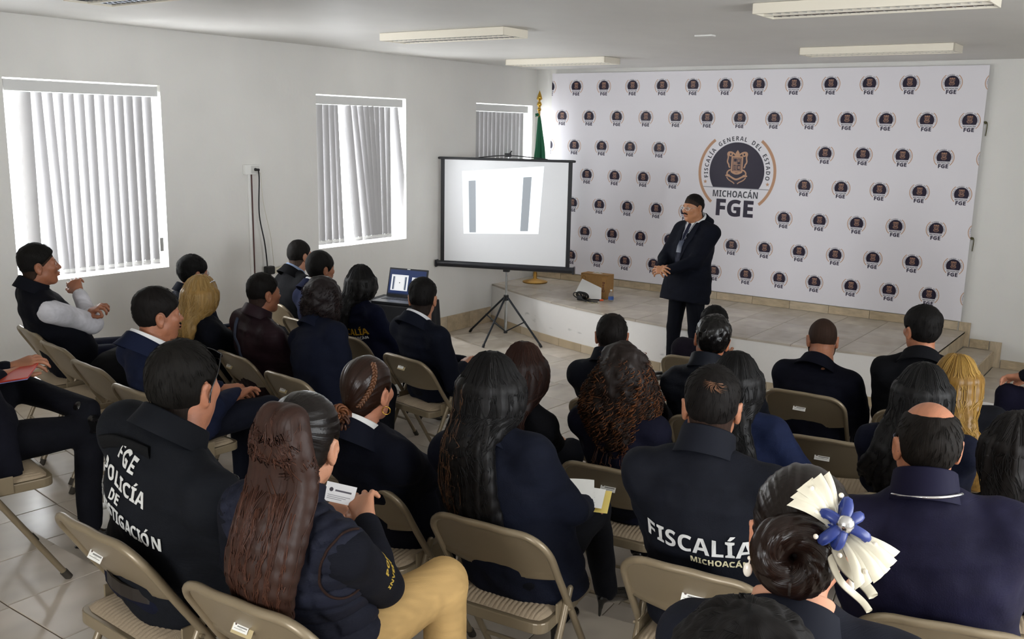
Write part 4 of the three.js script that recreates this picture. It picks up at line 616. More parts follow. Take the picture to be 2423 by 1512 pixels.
function ribbonTube(pts, r) { // a thin tapering strand, three sided, straight from its points
  const n = pts.length, pos = new Float32Array(n * 9), nor = new Float32Array(n * 9), idx = [], t = V(0, 0, 0), a = V(0, 0, 0), b = V(0, 0, 0), ref = V(0.31, 0.22, 0.92);
  for (let i = 0; i < n; i++) { t.copy(pts[Math.min(n - 1, i + 1)]).sub(pts[Math.max(0, i - 1)]).normalize(); a.copy(ref).cross(t).normalize(); b.copy(t).cross(a); const q = i / (n - 1), w = r * (q < 0.1 ? 0.2 + 8 * q : q > 0.6 ? Math.max(0.08, (1 - q) / 0.4) : 1); for (let j = 0; j < 3; j++) { const c = Math.cos(j * 2.0944), s = Math.sin(j * 2.0944), o = (i * 3 + j) * 3; for (const [k, m] of [[0, 'x'], [1, 'y'], [2, 'z']]) { const v = a[m] * c + b[m] * s; nor[o + k] = v; pos[o + k] = pts[i][m] + v * w; } } }
  for (let i = 0; i < n - 1; i++) for (let j = 0; j < 3; j++) { const p = i * 3 + j, q = i * 3 + (j + 1) % 3; idx.push(p, q, p + 3, q, q + 3, p + 3); }
  const g = new THREE.BufferGeometry(); g.setAttribute('position', new THREE.BufferAttribute(pos, 3)); g.setAttribute('normal', new THREE.BufferAttribute(nor, 3)); const uv = new Float32Array(n * 6), u0 = rnd(); for (let i = 0; i < n * 3; i++) { uv[2 * i] = u0; uv[2 * i + 1] = i / n; } g.setAttribute('uv', new THREE.BufferAttribute(uv, 2)); g.setIndex(idx); return g;
}
function resample(cv, n, fn) { const out = []; for (let k = 0; k <= n; k++) out.push(fn(cv.getPoint(k / n), k / n)); return out; }
// push a point onto the surface of a field (plus a lift)
function onto(F, p, lift, steps = 5) { const e = F.h * 0.8; for (let i = 0; i < steps; i++) { const d = F.at(p.x, p.y, p.z); if (d > 0.3) break; const g = V(F.at(p.x + e, p.y, p.z) - F.at(p.x - e, p.y, p.z), F.at(p.x, p.y + e, p.z) - F.at(p.x, p.y - e, p.z), F.at(p.x, p.y, p.z + e) - F.at(p.x, p.y, p.z - e)); const l = g.length(); if (l < 1e-6) break; p.addScaledVector(g.divideScalar(l), lift - d); } return p; }

const font = await new FontLoader().loadAsync('fonts/droid/droid_sans_bold.typeface.json');
// lettering laid on the back of a jacket
function backText(F, fr, txt, size, x, y, opt = {}) {
  const g = new TextGeometry(txt, { font, size, depth: 0.0012, curveSegments: 5, bevelEnabled: false }); g.computeBoundingBox(); const bb = g.boundingBox, cx = (bb.min.x + bb.max.x) / 2, p = g.attributes.position;
  const sx = opt.stretch || 1, tilt = R(opt.tilt || 0);
  for (let i = 0; i < p.count; i++) { let a = (p.getX(i) - cx) * sx, b = p.getY(i); const d = p.getZ(i); const a2 = a * Math.cos(tilt) - b * Math.sin(tilt) + x; b = a * Math.sin(tilt) + b * Math.cos(tilt) + y; const q = fr.O.clone().addScaledVector(fr.Rv, a2).addScaledVector(fr.U, b).addScaledVector(fr.B, 0.42); for (let k = 0; k < 90; k++) { const dd = F.at(q.x, q.y, q.z); if (dd < 0.002) break; q.addScaledVector(fr.B, -Math.max(0.002, Math.min(dd, 0.02))); } q.addScaledVector(fr.B, 0.0042 + d); p.setXYZ(i, q.x, q.y, q.z); }
  g.computeVertexNormals(); return g;
}
// ---------------------------------------------------------------- special styles
function flatten(g, dir, k) { // squash a strap's section along a direction
  const p = g.attributes.position, n = g.parameters.radialSegments + 1, c = V(0, 0, 0), v = V(0, 0, 0); for (let i = 0; i < p.count; i += n) { c.set(0, 0, 0); for (let j = 0; j < n - 1; j++) c.add(v.fromBufferAttribute(p, i + j)); c.divideScalar(n - 1); for (let j = 0; j < n; j++) { v.fromBufferAttribute(p, i + j).sub(c); v.addScaledVector(dir, -v.dot(dir) * (1 - k)).add(c); p.setXYZ(i + j, v.x, v.y, v.z); } } g.computeVertexNormals(); return g;
}
function flattenBand(pts, h, t) { const pos = [], idx = []; pts.forEach((p, i) => { const a = pts[Math.max(0, i - 1)], b = pts[Math.min(pts.length - 1, i + 1)], d = b.clone().sub(a).normalize(), o = V(d.z, 0, -d.x).multiplyScalar(-t / 2); for (const [s, y] of [[-1, -h / 2], [1, -h / 2], [1, h / 2], [-1, h / 2]]) pos.push(p.x + o.x * s, p.y + y, p.z + o.z * s); }); for (let i = 0; i < pts.length - 1; i++) for (let j = 0; j < 4; j++) { const a = i * 4 + j, b = i * 4 + (j + 1) % 4; idx.push(a, a + 4, b, b, a + 4, b + 4); } const g = new THREE.BufferGeometry(); g.setAttribute('position', new THREE.Float32BufferAttribute(pos, 3)); g.setIndex(idx); const q = g.toNonIndexed(); q.computeVertexNormals(); return q; }
function strandFlow(x, paths, n, F, col, r = [0.0008, 0.0018], lift = 0.0016) { const st = []; for (let i = 0; i < n; i++) { const cv = new THREE.CatmullRomCurve3(paths(rr(-1, 1))), jx = rr(-0.01, 0.01); const t0 = rr(0.16, 0.3), out = []; for (let j = 0; j <= 22; j++) { const k = j / 22, w = cv.getPoint(t0 + (1 - t0) * k); w.x += jx * k; out.push(k > 0.96 ? w : onto(F, w, lift, 4)); } st.push(ribbonTube(out, rr(...r))); } const m = mesh('hair_strands', merge(st), hairMat(col, 0.4), x.P); m.userData.kind = 'stuff'; }
function ponytail(x) { // gathered high at the back, falling to mid back
  const k = x.hp(0.0, 0.078, 0.098), prims = [[ell(k, [0.034, 0.034, 0.03]), 0.01]];
  const path = (u, jit = 0) => { const L = 0.47 * (1 - 0.3 * u * u) + jit, sx = 0.025; return [k.clone(), k.clone().add(V(u * 0.03, 0.012, 0.016)), k.clone().add(V(u * 0.06, -0.05, 0.028)), k.clone().add(V(u * 0.075, -0.12, 0.02)), backPoint(x, u * 0.085 + sx, -0.04, 0.03), backPoint(x, u * 0.085 + sx * 0.6, -0.14, 0.024), backPoint(x, u * 0.07, -0.06 - L * 0.6, 0.02), backPoint(x, u * 0.045 - 0.01, -L * 0.98, 0.012)]; };
  for (let i = 0; i < 7; i++) flow(path(i / 3 - 1), 0.027, 0.009, 16).forEach((c) => prims.push([c, 0.02]));
  const F = solid(prims, 0.0065); F.warp((a, b, c) => 0.002 * noise3(a * 30, b * 2.5, c * 10)); const g = F.geo(), P = g.attributes.position, uv = g.attributes.uv; for (let i = 0; i < P.count; i++) uv.setXY(i, (P.getX(i) - k.x) * 1.9 + P.getZ(i) * 0.8, P.getY(i) * 1.2);
  mesh('ponytail', g, hairMat(0x38221a, 0.5), x.P, 'long reddish brown ponytail'); strandFlow(x, (u) => path(u, rr(-0.1, 0.04)), 240, F, 0x452a20, [0.0008, 0.0018]); strandFlow(x, (u) => path(u, rr(-0.1, 0.03)), 110, F, 0x5a382a, [0.0008, 0.0016]);
}
function twist(c, Rm, R0, r0, turns, sweep, n, jitter = 0.15) { // a coil of hair as ropes winding round a ring
  const out = []; for (let i = 0; i < n; i++) { const ph = i / n * 6.283, pts = []; for (let j = 0; j <= 40; j++) { const a = sweep * j / 40, b = ph + a * turns, rr0 = r0 * (1 + jitter * Math.sin(a * 2 + i)); pts.push(V((R0 + rr0 * Math.cos(b)) * Math.cos(a), (R0 + rr0 * Math.cos(b)) * Math.sin(a), rr0 * Math.sin(b)).applyMatrix4(Rm).add(c)); } out.push(tube(pts, r0 * 0.42, 70, 6)); } return merge(out);
}
function lowBun(x) {
  const c = x.hp(-0.035, -0.068, 0.115), f = x.rot.clone(), base = solid([[ell(c, [0.045, 0.04, 0.035], x.rot), 0.01]], 0.005); mesh('bun', hairUV(base.geo(), c, 2), hairMat(0x5a3420, 0.4), x.P, 'low twisted bun');
  const ringM = (rx, ry) => f.clone().multiply(new THREE.Matrix4().makeRotationFromEuler(new THREE.Euler(rx, ry, 0)));
  [[-0.015, 0.01, 0.025, 0.02, 0.2, 0.3], [0.02, -0.012, 0.022, 0.022, -0.3, -0.2], [-0.02, -0.022, 0.02, 0.018, 0.5, 0.4], [0.012, 0.022, 0.02, 0.017, -0.4, 0.5]].forEach(([a, b, d, R0, e1, e2], i) => { mesh('hair_twist', twist(x.hp(-0.035 + a, -0.068 + b, 0.12 + d), ringM(e1, e2), R0, 0.011, 1.6, 6.1, 5), hairMat([0x6a3f26, 0x4a2a1a, 0x57341f, 0x7a4a2c][i], 0.38), x.P); });
  const pts = [[0.04, 0.112, 0.03], [0.062, 0.085, 0.05], [0.066, 0.05, 0.07], [0.052, 0.012, 0.088], [0.025, -0.03, 0.1], [0, -0.055, 0.105]]; // braid over the side
  const cv = new THREE.CatmullRomCurve3(pts.map((p) => V(...p))), br = []; for (let i = 0; i < 3; i++) { const q = []; for (let j = 0; j <= 60; j++) { const w = cv.getPointAt(j / 60), a = j * 0.62 + i * 2.094, n = cranD(w.x, w.y, w.z), g = w.clone().sub(V(0, 0.028, 0.012)).normalize(); w.addScaledVector(g, 0.014 - n + 0.0035 * Math.sin(a * 2)); const tg = cv.getTangentAt(j / 60), sd = tg.clone().cross(g).normalize(); w.addScaledVector(sd, 0.007 * Math.sin(a)); q.push(x.hp(w.x, w.y, w.z)); } br.push(tube(q, 0.0042, 110, 5)); } mesh('braid', merge(br), hairMat(0x6f4a33, 0.36), x.P, 'thin braid round the side of the head');
  const e = new THREE.TorusGeometry(0.014, 0.0022, 8, 24); e.rotateY(0.5); e.translate(...x.hp(0.081, -0.058, 0.004).toArray()); mesh('earring', e, gold, x.P, 'gold hoop earring'); const e2 = e.clone(); e2.translate(...x.hp(-0.081, -0.058, 0.004).sub(x.hp(0.081, -0.058, 0.004)).toArray()); mesh('earring', e2, gold, x.P, 'gold hoop earring');
}
function bunAndBow(x) {
  const c = x.hp(-0.008, 0.005, 0.118), Rm = x.rot.clone(), P = [];
  // ring bun with a dark hollow
  const F = new Field([-0.09, -0.09, -0.05], [0.09, 0.09, 0.06], 0.0042); F.add({ lo: [-0.08, -0.08, -0.04], hi: [0.08, 0.08, 0.05], d: (a, b, cc) => Math.hypot(Math.hypot(a, b) - 0.037, cc * 0.9) - 0.031 }, 0.001); F.warp((a, b, cc) => 0.0016 * noise3(Math.atan2(a, b) * 5 + Math.atan2(cc, Math.hypot(a, b) - 0.037) * 3, 2, 3) * 1.6 + 0.001 * noise3(Math.atan2(cc, Math.hypot(a, b) - 0.037) * 9, Math.atan2(a, b) * 3, 1)); const g = F.geo(), p = g.attributes.position, uv = g.attributes.uv; for (let i = 0; i < p.count; i++) { const a = Math.atan2(p.getX(i), p.getY(i)), b = Math.atan2(p.getZ(i), Math.hypot(p.getX(i), p.getY(i)) - 0.037); uv.setXY(i, b / 6.283 * 1.4 + a / 6.283 * 0.6, a / 6.283 * 0.6); }
  g.applyMatrix4(Rm); g.translate(c.x, c.y, c.z); mesh('bun', g, hairMat(0x241611, 0.26), x.P, 'smooth round bun');
  // bow: pleated cream fans, navy loops, pearls; sits upper right of the bun
  const bo = x.hp(0.052, 0.058, 0.112), n = V(0.28, 0.45, 0.85).applyMatrix4(Rm).normalize(), along = V(-0.62, 0.62, -0.1).applyMatrix4(Rm), u = along.addScaledVector(n, -along.dot(n)).normalize(), v = n.clone().cross(u).normalize();
  const bow = new THREE.Group(); bow.name = 'hair_bow'; bow.userData.label = 'cream striped and navy ribbon bow with pearls'; x.P.add(bow);
  const cream = std(0xd9d2bd, 0.4, { sheen: 0.6, sheenColor: new THREE.Color(0xffffff) }), navy = std(0x1d2f74, 0.35, { sheen: 0.5, sheenColor: new THREE.Color(0x6b86e0) });
  const pt = (a, b, h) => bo.clone().addScaledVector(u, a).addScaledVector(v, b).addScaledVector(n, h);
  for (const [s, len, wid, k] of [[1, 0.07, 0.085, 6], [-1, 0.08, 0.09, 6]]) for (let i = 0; i < k; i++) { const t = (i + 0.5) / k * 2 - 1, e = t * wid / 2, pos = [], idx = []; const m = 8, w = wid / k * 1.5; for (let j = 0; j <= m; j++) { const q = j / m, ax = s * (0.012 + len * q * (1 - 0.18 * t * t)), bx = e * (0.25 + 0.75 * q), hh = 0.012 + 0.018 * Math.sin(q * 2.6) + (i % 2) * 0.004; for (const [o, d] of [[-w / 2, 0], [0, 0.006], [w / 2, 0]]) { const z = pt(ax, bx + o * (0.4 + 0.6 * q), hh + d); pos.push(z.x, z.y, z.z); } if (j < m) { const a = j * 3; idx.push(a, a + 1, a + 3, a + 1, a + 4, a + 3, a + 1, a + 2, a + 4, a + 2, a + 5, a + 4); } } const gg = new THREE.BufferGeometry(); gg.setAttribute('position', new THREE.Float32BufferAttribute(pos, 3)); gg.setIndex(idx); gg.computeVertexNormals(); mesh('ribbon_pleat', gg, cream, bow); }
  for (let i = 0; i < 6; i++) { const a = i / 6 * 6.283 + 0.3 + 0.25 * Math.sin(i * 2.3), r = 0.021 + 0.005 * (i % 2), pts = []; for (let j = 0; j <= 14; j++) { const q = j / 14 * 6.283; pts.push(pt(Math.cos(a) * (r * (1 - Math.cos(q)) * 0.75), Math.sin(a) * (r * (1 - Math.cos(q)) * 0.75), 0.03 + 0.012 * Math.sin(q))); } mesh('ribbon_loop', flatten(tube(pts, 0.0085, 24, 8), n, 0.55), navy, bow); }
  { const pts = []; for (let i = 0; i <= 10; i++) { const q = i / 10; pts.push(pt(-0.02 - 0.1 * q, 0.035 + 0.01 * Math.sin(q * 5) + 0.02 * q, 0.008 + 0.006 * Math.sin(q * 6))); } mesh('ribbon_tail', flatten(tube(pts, 0.006, 30, 6), n, 0.25), cream, bow); mesh('ribbon_tail', flatten(tube(pts.map((w) => w.clone().addScaledVector(v, -0.02).addScaledVector(u, 0.012)), 0.009, 30, 6), n, 0.25), cream, bow); }
  mesh('brooch', ball(...pt(0, 0, 0.045).toArray(), 0.014), silver, bow); for (const [a, b] of [[0.04, 0.02], [0.035, -0.03], [-0.03, 0.035], [-0.05, -0.02], [0.07, 0.0], [-0.07, 0.02], [0.012, 0.045]]) mesh('pearl', ball(...pt(a, b, 0.034).toArray(), 0.0042, 0.0042, 0.0042, 8, 6), pearl, bow);
  for (const s of [-1, 1]) { const e = x.hp(s * 0.084, -0.048, 0.006); mesh('earring', merge([ball(e.x, e.y, e.z, 0.004), ball(e.x + s * 0.002, e.y - 0.022, e.z, 0.008, 0.013, 0.006), rod([e.x, e.y, e.z], [e.x, e.y - 0.012, e.z], 0.0012)]), pearl, x.P, 'pearly drop earring'); }
}

// ---------------------------------------------------------------- one person
const bounds = (prims, m) => { const lo = [9, 9, 9], hi = [-9, -9, -9]; for (const [p] of prims) for (let i = 0; i < 3; i++) { lo[i] = Math.min(lo[i], p.lo[i]); hi[i] = Math.max(hi[i], p.hi[i]); } return [lo.map((v) => v - m), hi.map((v) => v + m)]; };
function solid(prims, h) { const F = new Field(...bounds(prims, 3 * h), h); for (const [p, k] of prims) F.add(p, k); return F; }
const sstep = (a, b, x) => { const t = Math.max(0, Math.min(1, (x - a) / (b - a))); return t * t * (3 - 2 * t); };
const shoeGeo = {};
function shoe(kind) { // toe towards -z, heel at the origin, sole on y = 0
  if (shoeGeo[kind]) return shoeGeo[kind]; const F = new Field([-0.06, -0.01, -0.27], [0.06, kind === 'pump' ? 0.15 : 0.14, 0.06], 0.007);
  if (kind === 'pump') { F.add(cone([0, 0.085, 0.005], [0, 0.03, -0.15], 0.03, 0.028), 0.02).add(ell([0, 0.022, -0.18], [0.034, 0.02, 0.055]), 0.02).add(cone([0, 0.07, 0.02], [0, 0.004, 0.03], 0.014, 0.006), 0.01); }
  else { F.add(ell([0, 0.045, -0.02], [0.036, 0.05, 0.05]), 0.02).add(ell([0, 0.035, -0.13], [0.044, 0.038, 0.1]), 0.03).add(cone([0, 0.06, -0.01], [0, 0.11, 0.0], 0.036, 0.036), 0.02).add(ell([0, 0.012, -0.09], [0.046, 0.014, 0.14]), 0.01); F.cut((x, y) => 0.001 - y, 0.002); }
  return (shoeGeo[kind] = F.geo());
}
function person(o) {
  const P = thing('person', o.label, 'person', o.group), [px, pz, turn, tier] = o.at; P.position.set(px, tier, pz); P.rotation.y = R(turn);
  const fem = o.sex === 'f', g = o.girth || 1, near = o.near || 0, hs = (o.hs || 1) * (fem ? 0.965 : 1), c = Math.cos(R(turn)), sn = Math.sin(R(turn)), stand = o.pose === 'stand';
  const dx = o.head[0] - px, dz = o.head[2] - pz, top = V(c * dx - sn * dz, o.head[1] - tier, sn * dx + c * dz);
  const rot = new THREE.Matrix4().makeRotationFromEuler(new THREE.Euler(-R(o.nod || 0), R(o.look || 0), R(o.roll || 0), 'YXZ'));
  const rot2 = new THREE.Matrix4().makeRotationFromEuler(new THREE.Euler(-R((o.nod || 0) * 0.6), R((o.look || 0) * 0.4), R((o.roll || 0) * 0.6), 'YXZ'));
  const Hc = top.clone().sub(V(0, 0.124 * hs, 0).applyMatrix4(rot)), headM = new THREE.Matrix4().makeTranslation(Hc.x, Hc.y, Hc.z).multiply(rot).multiply(new THREE.Matrix4().makeScale(hs, hs, hs));
  const hp = (x, y, z) => V(x, y, z).applyMatrix4(headM); // head frame -> person frame
  const N = Hc.clone().add(V(0, -(o.neck ?? 0.12) * hs, 0.05 * hs).applyMatrix4(rot2)), Hp = stand ? V(0, 0.93 * (o.tall || 1), 0.02) : V(o.hipx || 0, 0.545, o.hipz ?? -0.015);
  const U = N.clone().sub(Hp), L = U.length(); U.normalize(); const B = V(0, 0, 1).addScaledVector(U, -U.z).normalize(), Rv = U.clone().cross(B).normalize(); if (o.twist) { B.applyAxisAngle(U, R(o.twist)); Rv.applyAxisAngle(U, R(o.twist)); }
  const sw = (o.sw || (fem ? 0.152 : 0.178)), sd = (fem ? 0.085 : 0.092) + 0.05 * Math.max(0, (o.girth || 1) - 1), fr = { O: N.clone(), U, Rv, B };
  const at = (a, b, d) => N.clone().addScaledVector(Rv, a).addScaledVector(U, b).addScaledVector(B, d);
  const S = [-1, 1].map((s) => at(s * sw, -sd, 0.012)), T = (o.handsRel && o.handsRel.map((q) => at(...q))) || o.hands || (stand ? [V(-0.05, 1.05, -0.2), V(0.05, 1.05, -0.2)] : [V(-0.07, 0.63, -0.3), V(0.07, 0.63, -0.3)]);
  const l1 = (fem ? 0.275 : 0.3), l2 = (fem ? 0.235 : 0.26), W = T.map((v) => (v.isVector3 ? v.clone() : V(...v)));
  const E = S.map((p, i) => ik(p, W[i], l1, l2, (o.poles && o.poles[i]) || V((i ? 1 : -1) * 0.55, -0.6, 0.62)));
  const arm = (i, r0, r1, r2) => [[cone(S[i], E[i], r0, r1), 0.05], [cone(E[i], S[i].clone().lerp(E[i], 1).add(W[i].clone().sub(E[i]).multiplyScalar(0.97)), r1, r2), 0.015]];
  // legs: hip, knee, ankle
  const legs = o.legs || (stand ? [[V(-0.09, 0.92, 0.02), V(-0.1, 0.5, 0.0), V(-0.11, 0.09, 0.03)], [V(0.09, 0.92, 0.02), V(0.1, 0.5, 0.0), V(0.11, 0.09, 0.03)]] : [-1, 1].map((s) => [V(s * 0.092, 0.54, -0.03), V(s * (fem ? 0.085 : 0.125), 0.535, -0.44), V(s * (fem ? 0.08 : 0.12), 0.1, -0.44 + (o.feet || 0))]));
  const K = [Math.max(0.82, g)]; const tw = (fem ? 0.9 : 1) * g, td = (fem ? 0.92 : 1) * (0.5 + 0.5 * g);
  const torso = (m) => loft(Hp.clone().addScaledVector(U, -0.05), U, Rv, B, L + 0.035, [[0, 0.172 * tw + m, 0.128 * td + m, 0], [0.18, 0.17 * tw + m, 0.126 * td + m, -0.005], [0.4, (fem ? 0.145 : 0.162) * tw + m, 0.118 * td + m, -0.012], [0.62, (0.166) * (0.6 * tw + 0.4) + m, 0.122 * td + m, 0], [0.78, sw * 0.98 + m, 0.108 + m, 0.008], [0.9, sw * 0.66 + m, 0.083 + m, 0.012], [1, 0.052 + m * 0.7, 0.052 + m * 0.7, 0.0]]);
  // ---- body (skin): a fine head and hands joined to a plain trunk
  const sk = skin(o.skin || 0xb98567), parts = [];
  { const bp = [[torso(-0.028), 0.03]]; for (let i = 0; i < 2; i++) { bp.push(...arm(i, 0.04, 0.034, 0.026)); const [a, k, f] = legs[i]; bp.push([cone(a, k, 0.06, 0.042), 0.03], [cone(k, f, 0.042, 0.03), 0.02]); } bp.push([ell(Hp, [0.13, 0.085, 0.1]), 0.03], [cone(N.clone().addScaledVector(U, -0.06), Hc.clone().lerp(N, 0.3), 0.052, 0.05), 0.03]); parts.push(solid(bp, 0.021).geo()); }
  { const h = o.face ? 0.0032 : near ? 0.0042 : 0.006, k = 'head' + [o.sex, o.fat || 0, h].join(); if (!handCache[k]) handCache[k] = headField(o, h).geo(3); parts.push(handCache[k].clone().applyMatrix4(headM)); }
  for (let i = 0; i < 2; i++) { const d = W[i].clone().sub(E[i]).normalize(); let m = (o.handRot && o.handRot[i]) ? o.handRot[i].clone() : basis(d, V((i ? 1 : -1) * -0.35, 0.85, 0.25)); m.setPosition(W[i]); parts.push(handGeo(i ? 1 : -1, o.curl ?? 0.7, o.fine ? 0.0032 : 0.006).applyMatrix4(m.multiply(new THREE.Matrix4().makeScale(fem ? 0.92 : 1, fem ? 0.92 : 1, fem ? 0.92 : 1)))); }
  mesh('body', merge(parts), sk, P);
  // ---- eyes
  if (o.face !== 0 && (o.face || o.eyes)) for (const s of [-1, 1]) { const e = mesh('eye', ball(...hp(s * 0.031, 0.004, -0.0835).toArray(), 0.0085 * hs), eyeWhite, P); mesh('iris', ball(...hp(s * 0.031, 0.004, -0.0895).toArray(), 0.0042 * hs, 0.0042 * hs, 0.0042 * hs, 8, 6), eyeDark, e); mesh('eyebrow', tube([hp(s * 0.014, 0.022, -0.0885), hp(s * 0.03, 0.027, -0.0865), hp(s * 0.047, 0.021, -0.075)], 0.0032, 8, 5), hairMat(o.brow || 0x1a1412, 0.7), P); }
  if (o.face) mesh('lips', merge([ball(...hp(0, -0.0535, -0.0957).toArray(), 0.022, 0.0052, 0.007), ball(...hp(0, -0.0655, -0.0937).toArray(), 0.019, 0.0062, 0.007)]), skin(o.lips || 0x9a5b4c), P);
  // ---- upper garment
  const t = o.top || {}, m = t.puff || (t.kind === 'shirt' ? 0.006 : 0.014), cell = t.cell || (near > 1 ? 0.0095 : near ? 0.011 : 0.014), cut = t.sleeve ?? 0.9;
  const jp = [[torso(m), 0.03]]; const vest = t.kind === 'vest';
  for (const s of [-1, 1]) jp.push([cone(at(s * 0.03, -0.03, 0.014), at(s * sw * 0.95, -sd + 0.008, 0.012), 0.056 + m * 0.4, 0.058 + m * 0.3), 0.04]);
  const sleeves = [0, 1].map((i) => { const w = E[i].clone().lerp(W[i], cut), r = (fem ? 0.9 : 1) * (0.5 + 0.5 * g); return [[cone(S[i], E[i], (0.061 + m * 0.5) * r, (0.05 + m * 0.4) * r), 0.05], [cone(E[i], w, (0.05 + m * 0.4) * r, (0.036 + m * 0.3) * r), 0.02]]; });
  if (!vest) for (const s of sleeves) jp.push(...s);
  else for (const i of [0, 1]) jp.push([ell(S[i].clone().addScaledVector(Rv, (i ? -1 : 1) * 0.02), [0.055, 0.07, 0.06]), 0.04]);
  if (stand || t.skirt) jp.push([loft(Hp.clone().addScaledVector(U, -0.17), U, Rv, B, 0.24, [[0, 0.19 * tw + m, 0.14 * td + m], [1, 0.172 * tw + m, 0.13 * td + m]]), 0.04]);
  const J = solid(jp, cell); const amp = t.fold ?? 1;
  J.warp((x, y, z) => { const q = (y - Hp.y) / L, wst = sstep(0.75, 0.2, q); let w = amp * (0.005 * noise3(x * 6, y * 8, z * 6) + 0.006 * wst * noise3(x * 4 + 3, y * 24 + x * 14, z * 4) + 0.0045 * noise3(x * 11 + y * 12, y * 12 - x * 9, z * 10) + 0.0025 * noise3(x * 24 + y * 20, y * 18 - x * 22, z * 20)); if (t.quilt) w += t.quilt(x, y, z, q, { N, U, Rv, B }); return w; });
  J.sub(cone(N.clone().addScaledVector(U, 0.02).addScaledVector(B, -0.02), N.clone().addScaledVector(U, 0.16).addScaledVector(B, -0.03), 0.05, 0.066), 0.012); // neck opening
  if (!stand) J.cut((x, y, z) => (z < -0.12 ? 0.60 - y - (z + 0.12) * 0.3 : 0.44 - y), 0.02);
  const mat = t.mat || cloth(t.color ?? 0x1b2135, t.rough ?? 0.85);
  const Jm = mesh(t.name || (vest ? 'vest' : 'jacket'), J.geo(), mat, P, t.label);
  if (vest && !t.bare) for (const i of [0, 1]) { const F = solid(sleeves[i], cell); F.warp((x, y, z) => 0.003 * noise3(x * 18, y * 22, z * 18) + 0.003 * noise3(x * 9, y * 9, z * 9)); mesh('sleeve', F.geo(), cloth(t.sleeveColor ?? t.color), P, t.sleeveLabel); }
  if (t.cuff) for (const i of [0, 1]) { const d = W[i].clone().sub(E[i]).normalize(), a = E[i].clone().lerp(W[i], cut - 0.01), cg = new THREE.CylinderGeometry(0.031, 0.034, 0.03, 20, 1, true); cg.applyQuaternion(new THREE.Quaternion().setFromUnitVectors(V(0, 1, 0), d)); cg.translate(...a.addScaledVector(d, 0.016).toArray()); mesh('cuff', cg, cloth(t.cuff, 0.8), P, 'white shirt cuff'); }
  // ---- collars
  const nk = N.clone().addScaledVector(U, 0.012).addScaledVector(B, -0.006), ax = Hc.clone().add(V(0, -0.08, 0.02).applyMatrix4(rot)).sub(nk).normalize().lerp(U, 0.4).normalize(), cb = B.clone().addScaledVector(ax, -B.dot(ax)).normalize(), nr = (fem ? 0.056 : 0.066) + (o.fat || 0) * 0.014 + 0.004;
  if (t.collar === 'stand') mesh('collar', collarGeo(nk, ax, cb, nr, [[-0.03, 1.22, 0.01], [0, 1.12, 0.009], [t.ch || 0.05, 1.03, 0.008], [(t.ch || 0.05) + 0.004, 1.01, 0.004]], 0.25, 0.014), mat, P);
  if (t.collar === 'suit') { mesh('collar', collarGeo(nk, ax, cb, nr, [[-0.055, 1.62, 0.012], [-0.02, 1.32, 0.012], [0.016, 1.14, 0.01], [0.02, 1.1, 0.005]], 0.5, 0.05), mat, P); }
  if (t.shirt !== undefined) mesh('shirt_collar', collarGeo(nk, ax, cb, nr, [[-0.03, 1.16, 0.005], [0.01, 1.08, 0.005], [0.03, 1.02, 0.005], [0.033, 1.01, 0.003]], 0.22, 0.03), cloth(t.shirt, 0.8, 0.1), P);
  // ---- trousers or skirt, shoes
  if (o.trousers !== null) {
    const lp = [[ell(Hp.clone().add(V(0, stand ? 0 : -0.01, 0)), [0.168 * tw + 0.006, 0.11, 0.14 * td]), 0.04]]; for (const [a, k, f] of legs) lp.push([cone(a, k, 0.088 * (0.6 + 0.4 * g), 0.066), 0.04], [cone(k, f.clone().lerp(k, 0.02), 0.064, 0.05), 0.025]);
    const F = solid(lp, o.trouserCell || (near ? 0.014 : 0.018)); F.warp((x, y, z) => 0.004 * noise3(x * 9, y * 14, z * 9)); if (!stand) F.cut((x, y, z) => (z > -0.2 ? 0.452 - y : -1), 0.02); mesh(o.trouserName || 'trousers', F.geo(), cloth(o.trousers ?? 0x14161f, 0.85), P);
    const kind = o.shoe || (fem ? 'pump' : 'oxford'); legs.forEach(([, k, f], i) => { const sh = mesh('shoe', shoe(kind), o.shoeMat || M.shoe, P); const d = o.toes && o.toes[i] ? o.toes[i] : V((i ? 1 : -1) * 0.12, 0, -1); sh.position.set(f.x, Math.max(0.001, f.y - 0.095), f.z + 0.02); sh.rotation.y = Math.atan2(-d.x, -d.z); if (o.shoePitch && o.shoePitch[i]) { sh.rotation.order = 'YXZ'; sh.rotation.x = R(o.shoePitch[i]); } });
  }
  const ctx = { P, o, Hc, hp, headM, rot, hs, N, U, Rv, B, L, S, E, W, J, Jm, fr, at, near, Hp, nk, ax, cb, nr };
  if (o.hair) o.hair(ctx);
  if (o.extra) o.extra(ctx);
  return ctx;
}
M.shoe = std(0x0d0c0c, 0.22, { clearcoat: 0.5 });

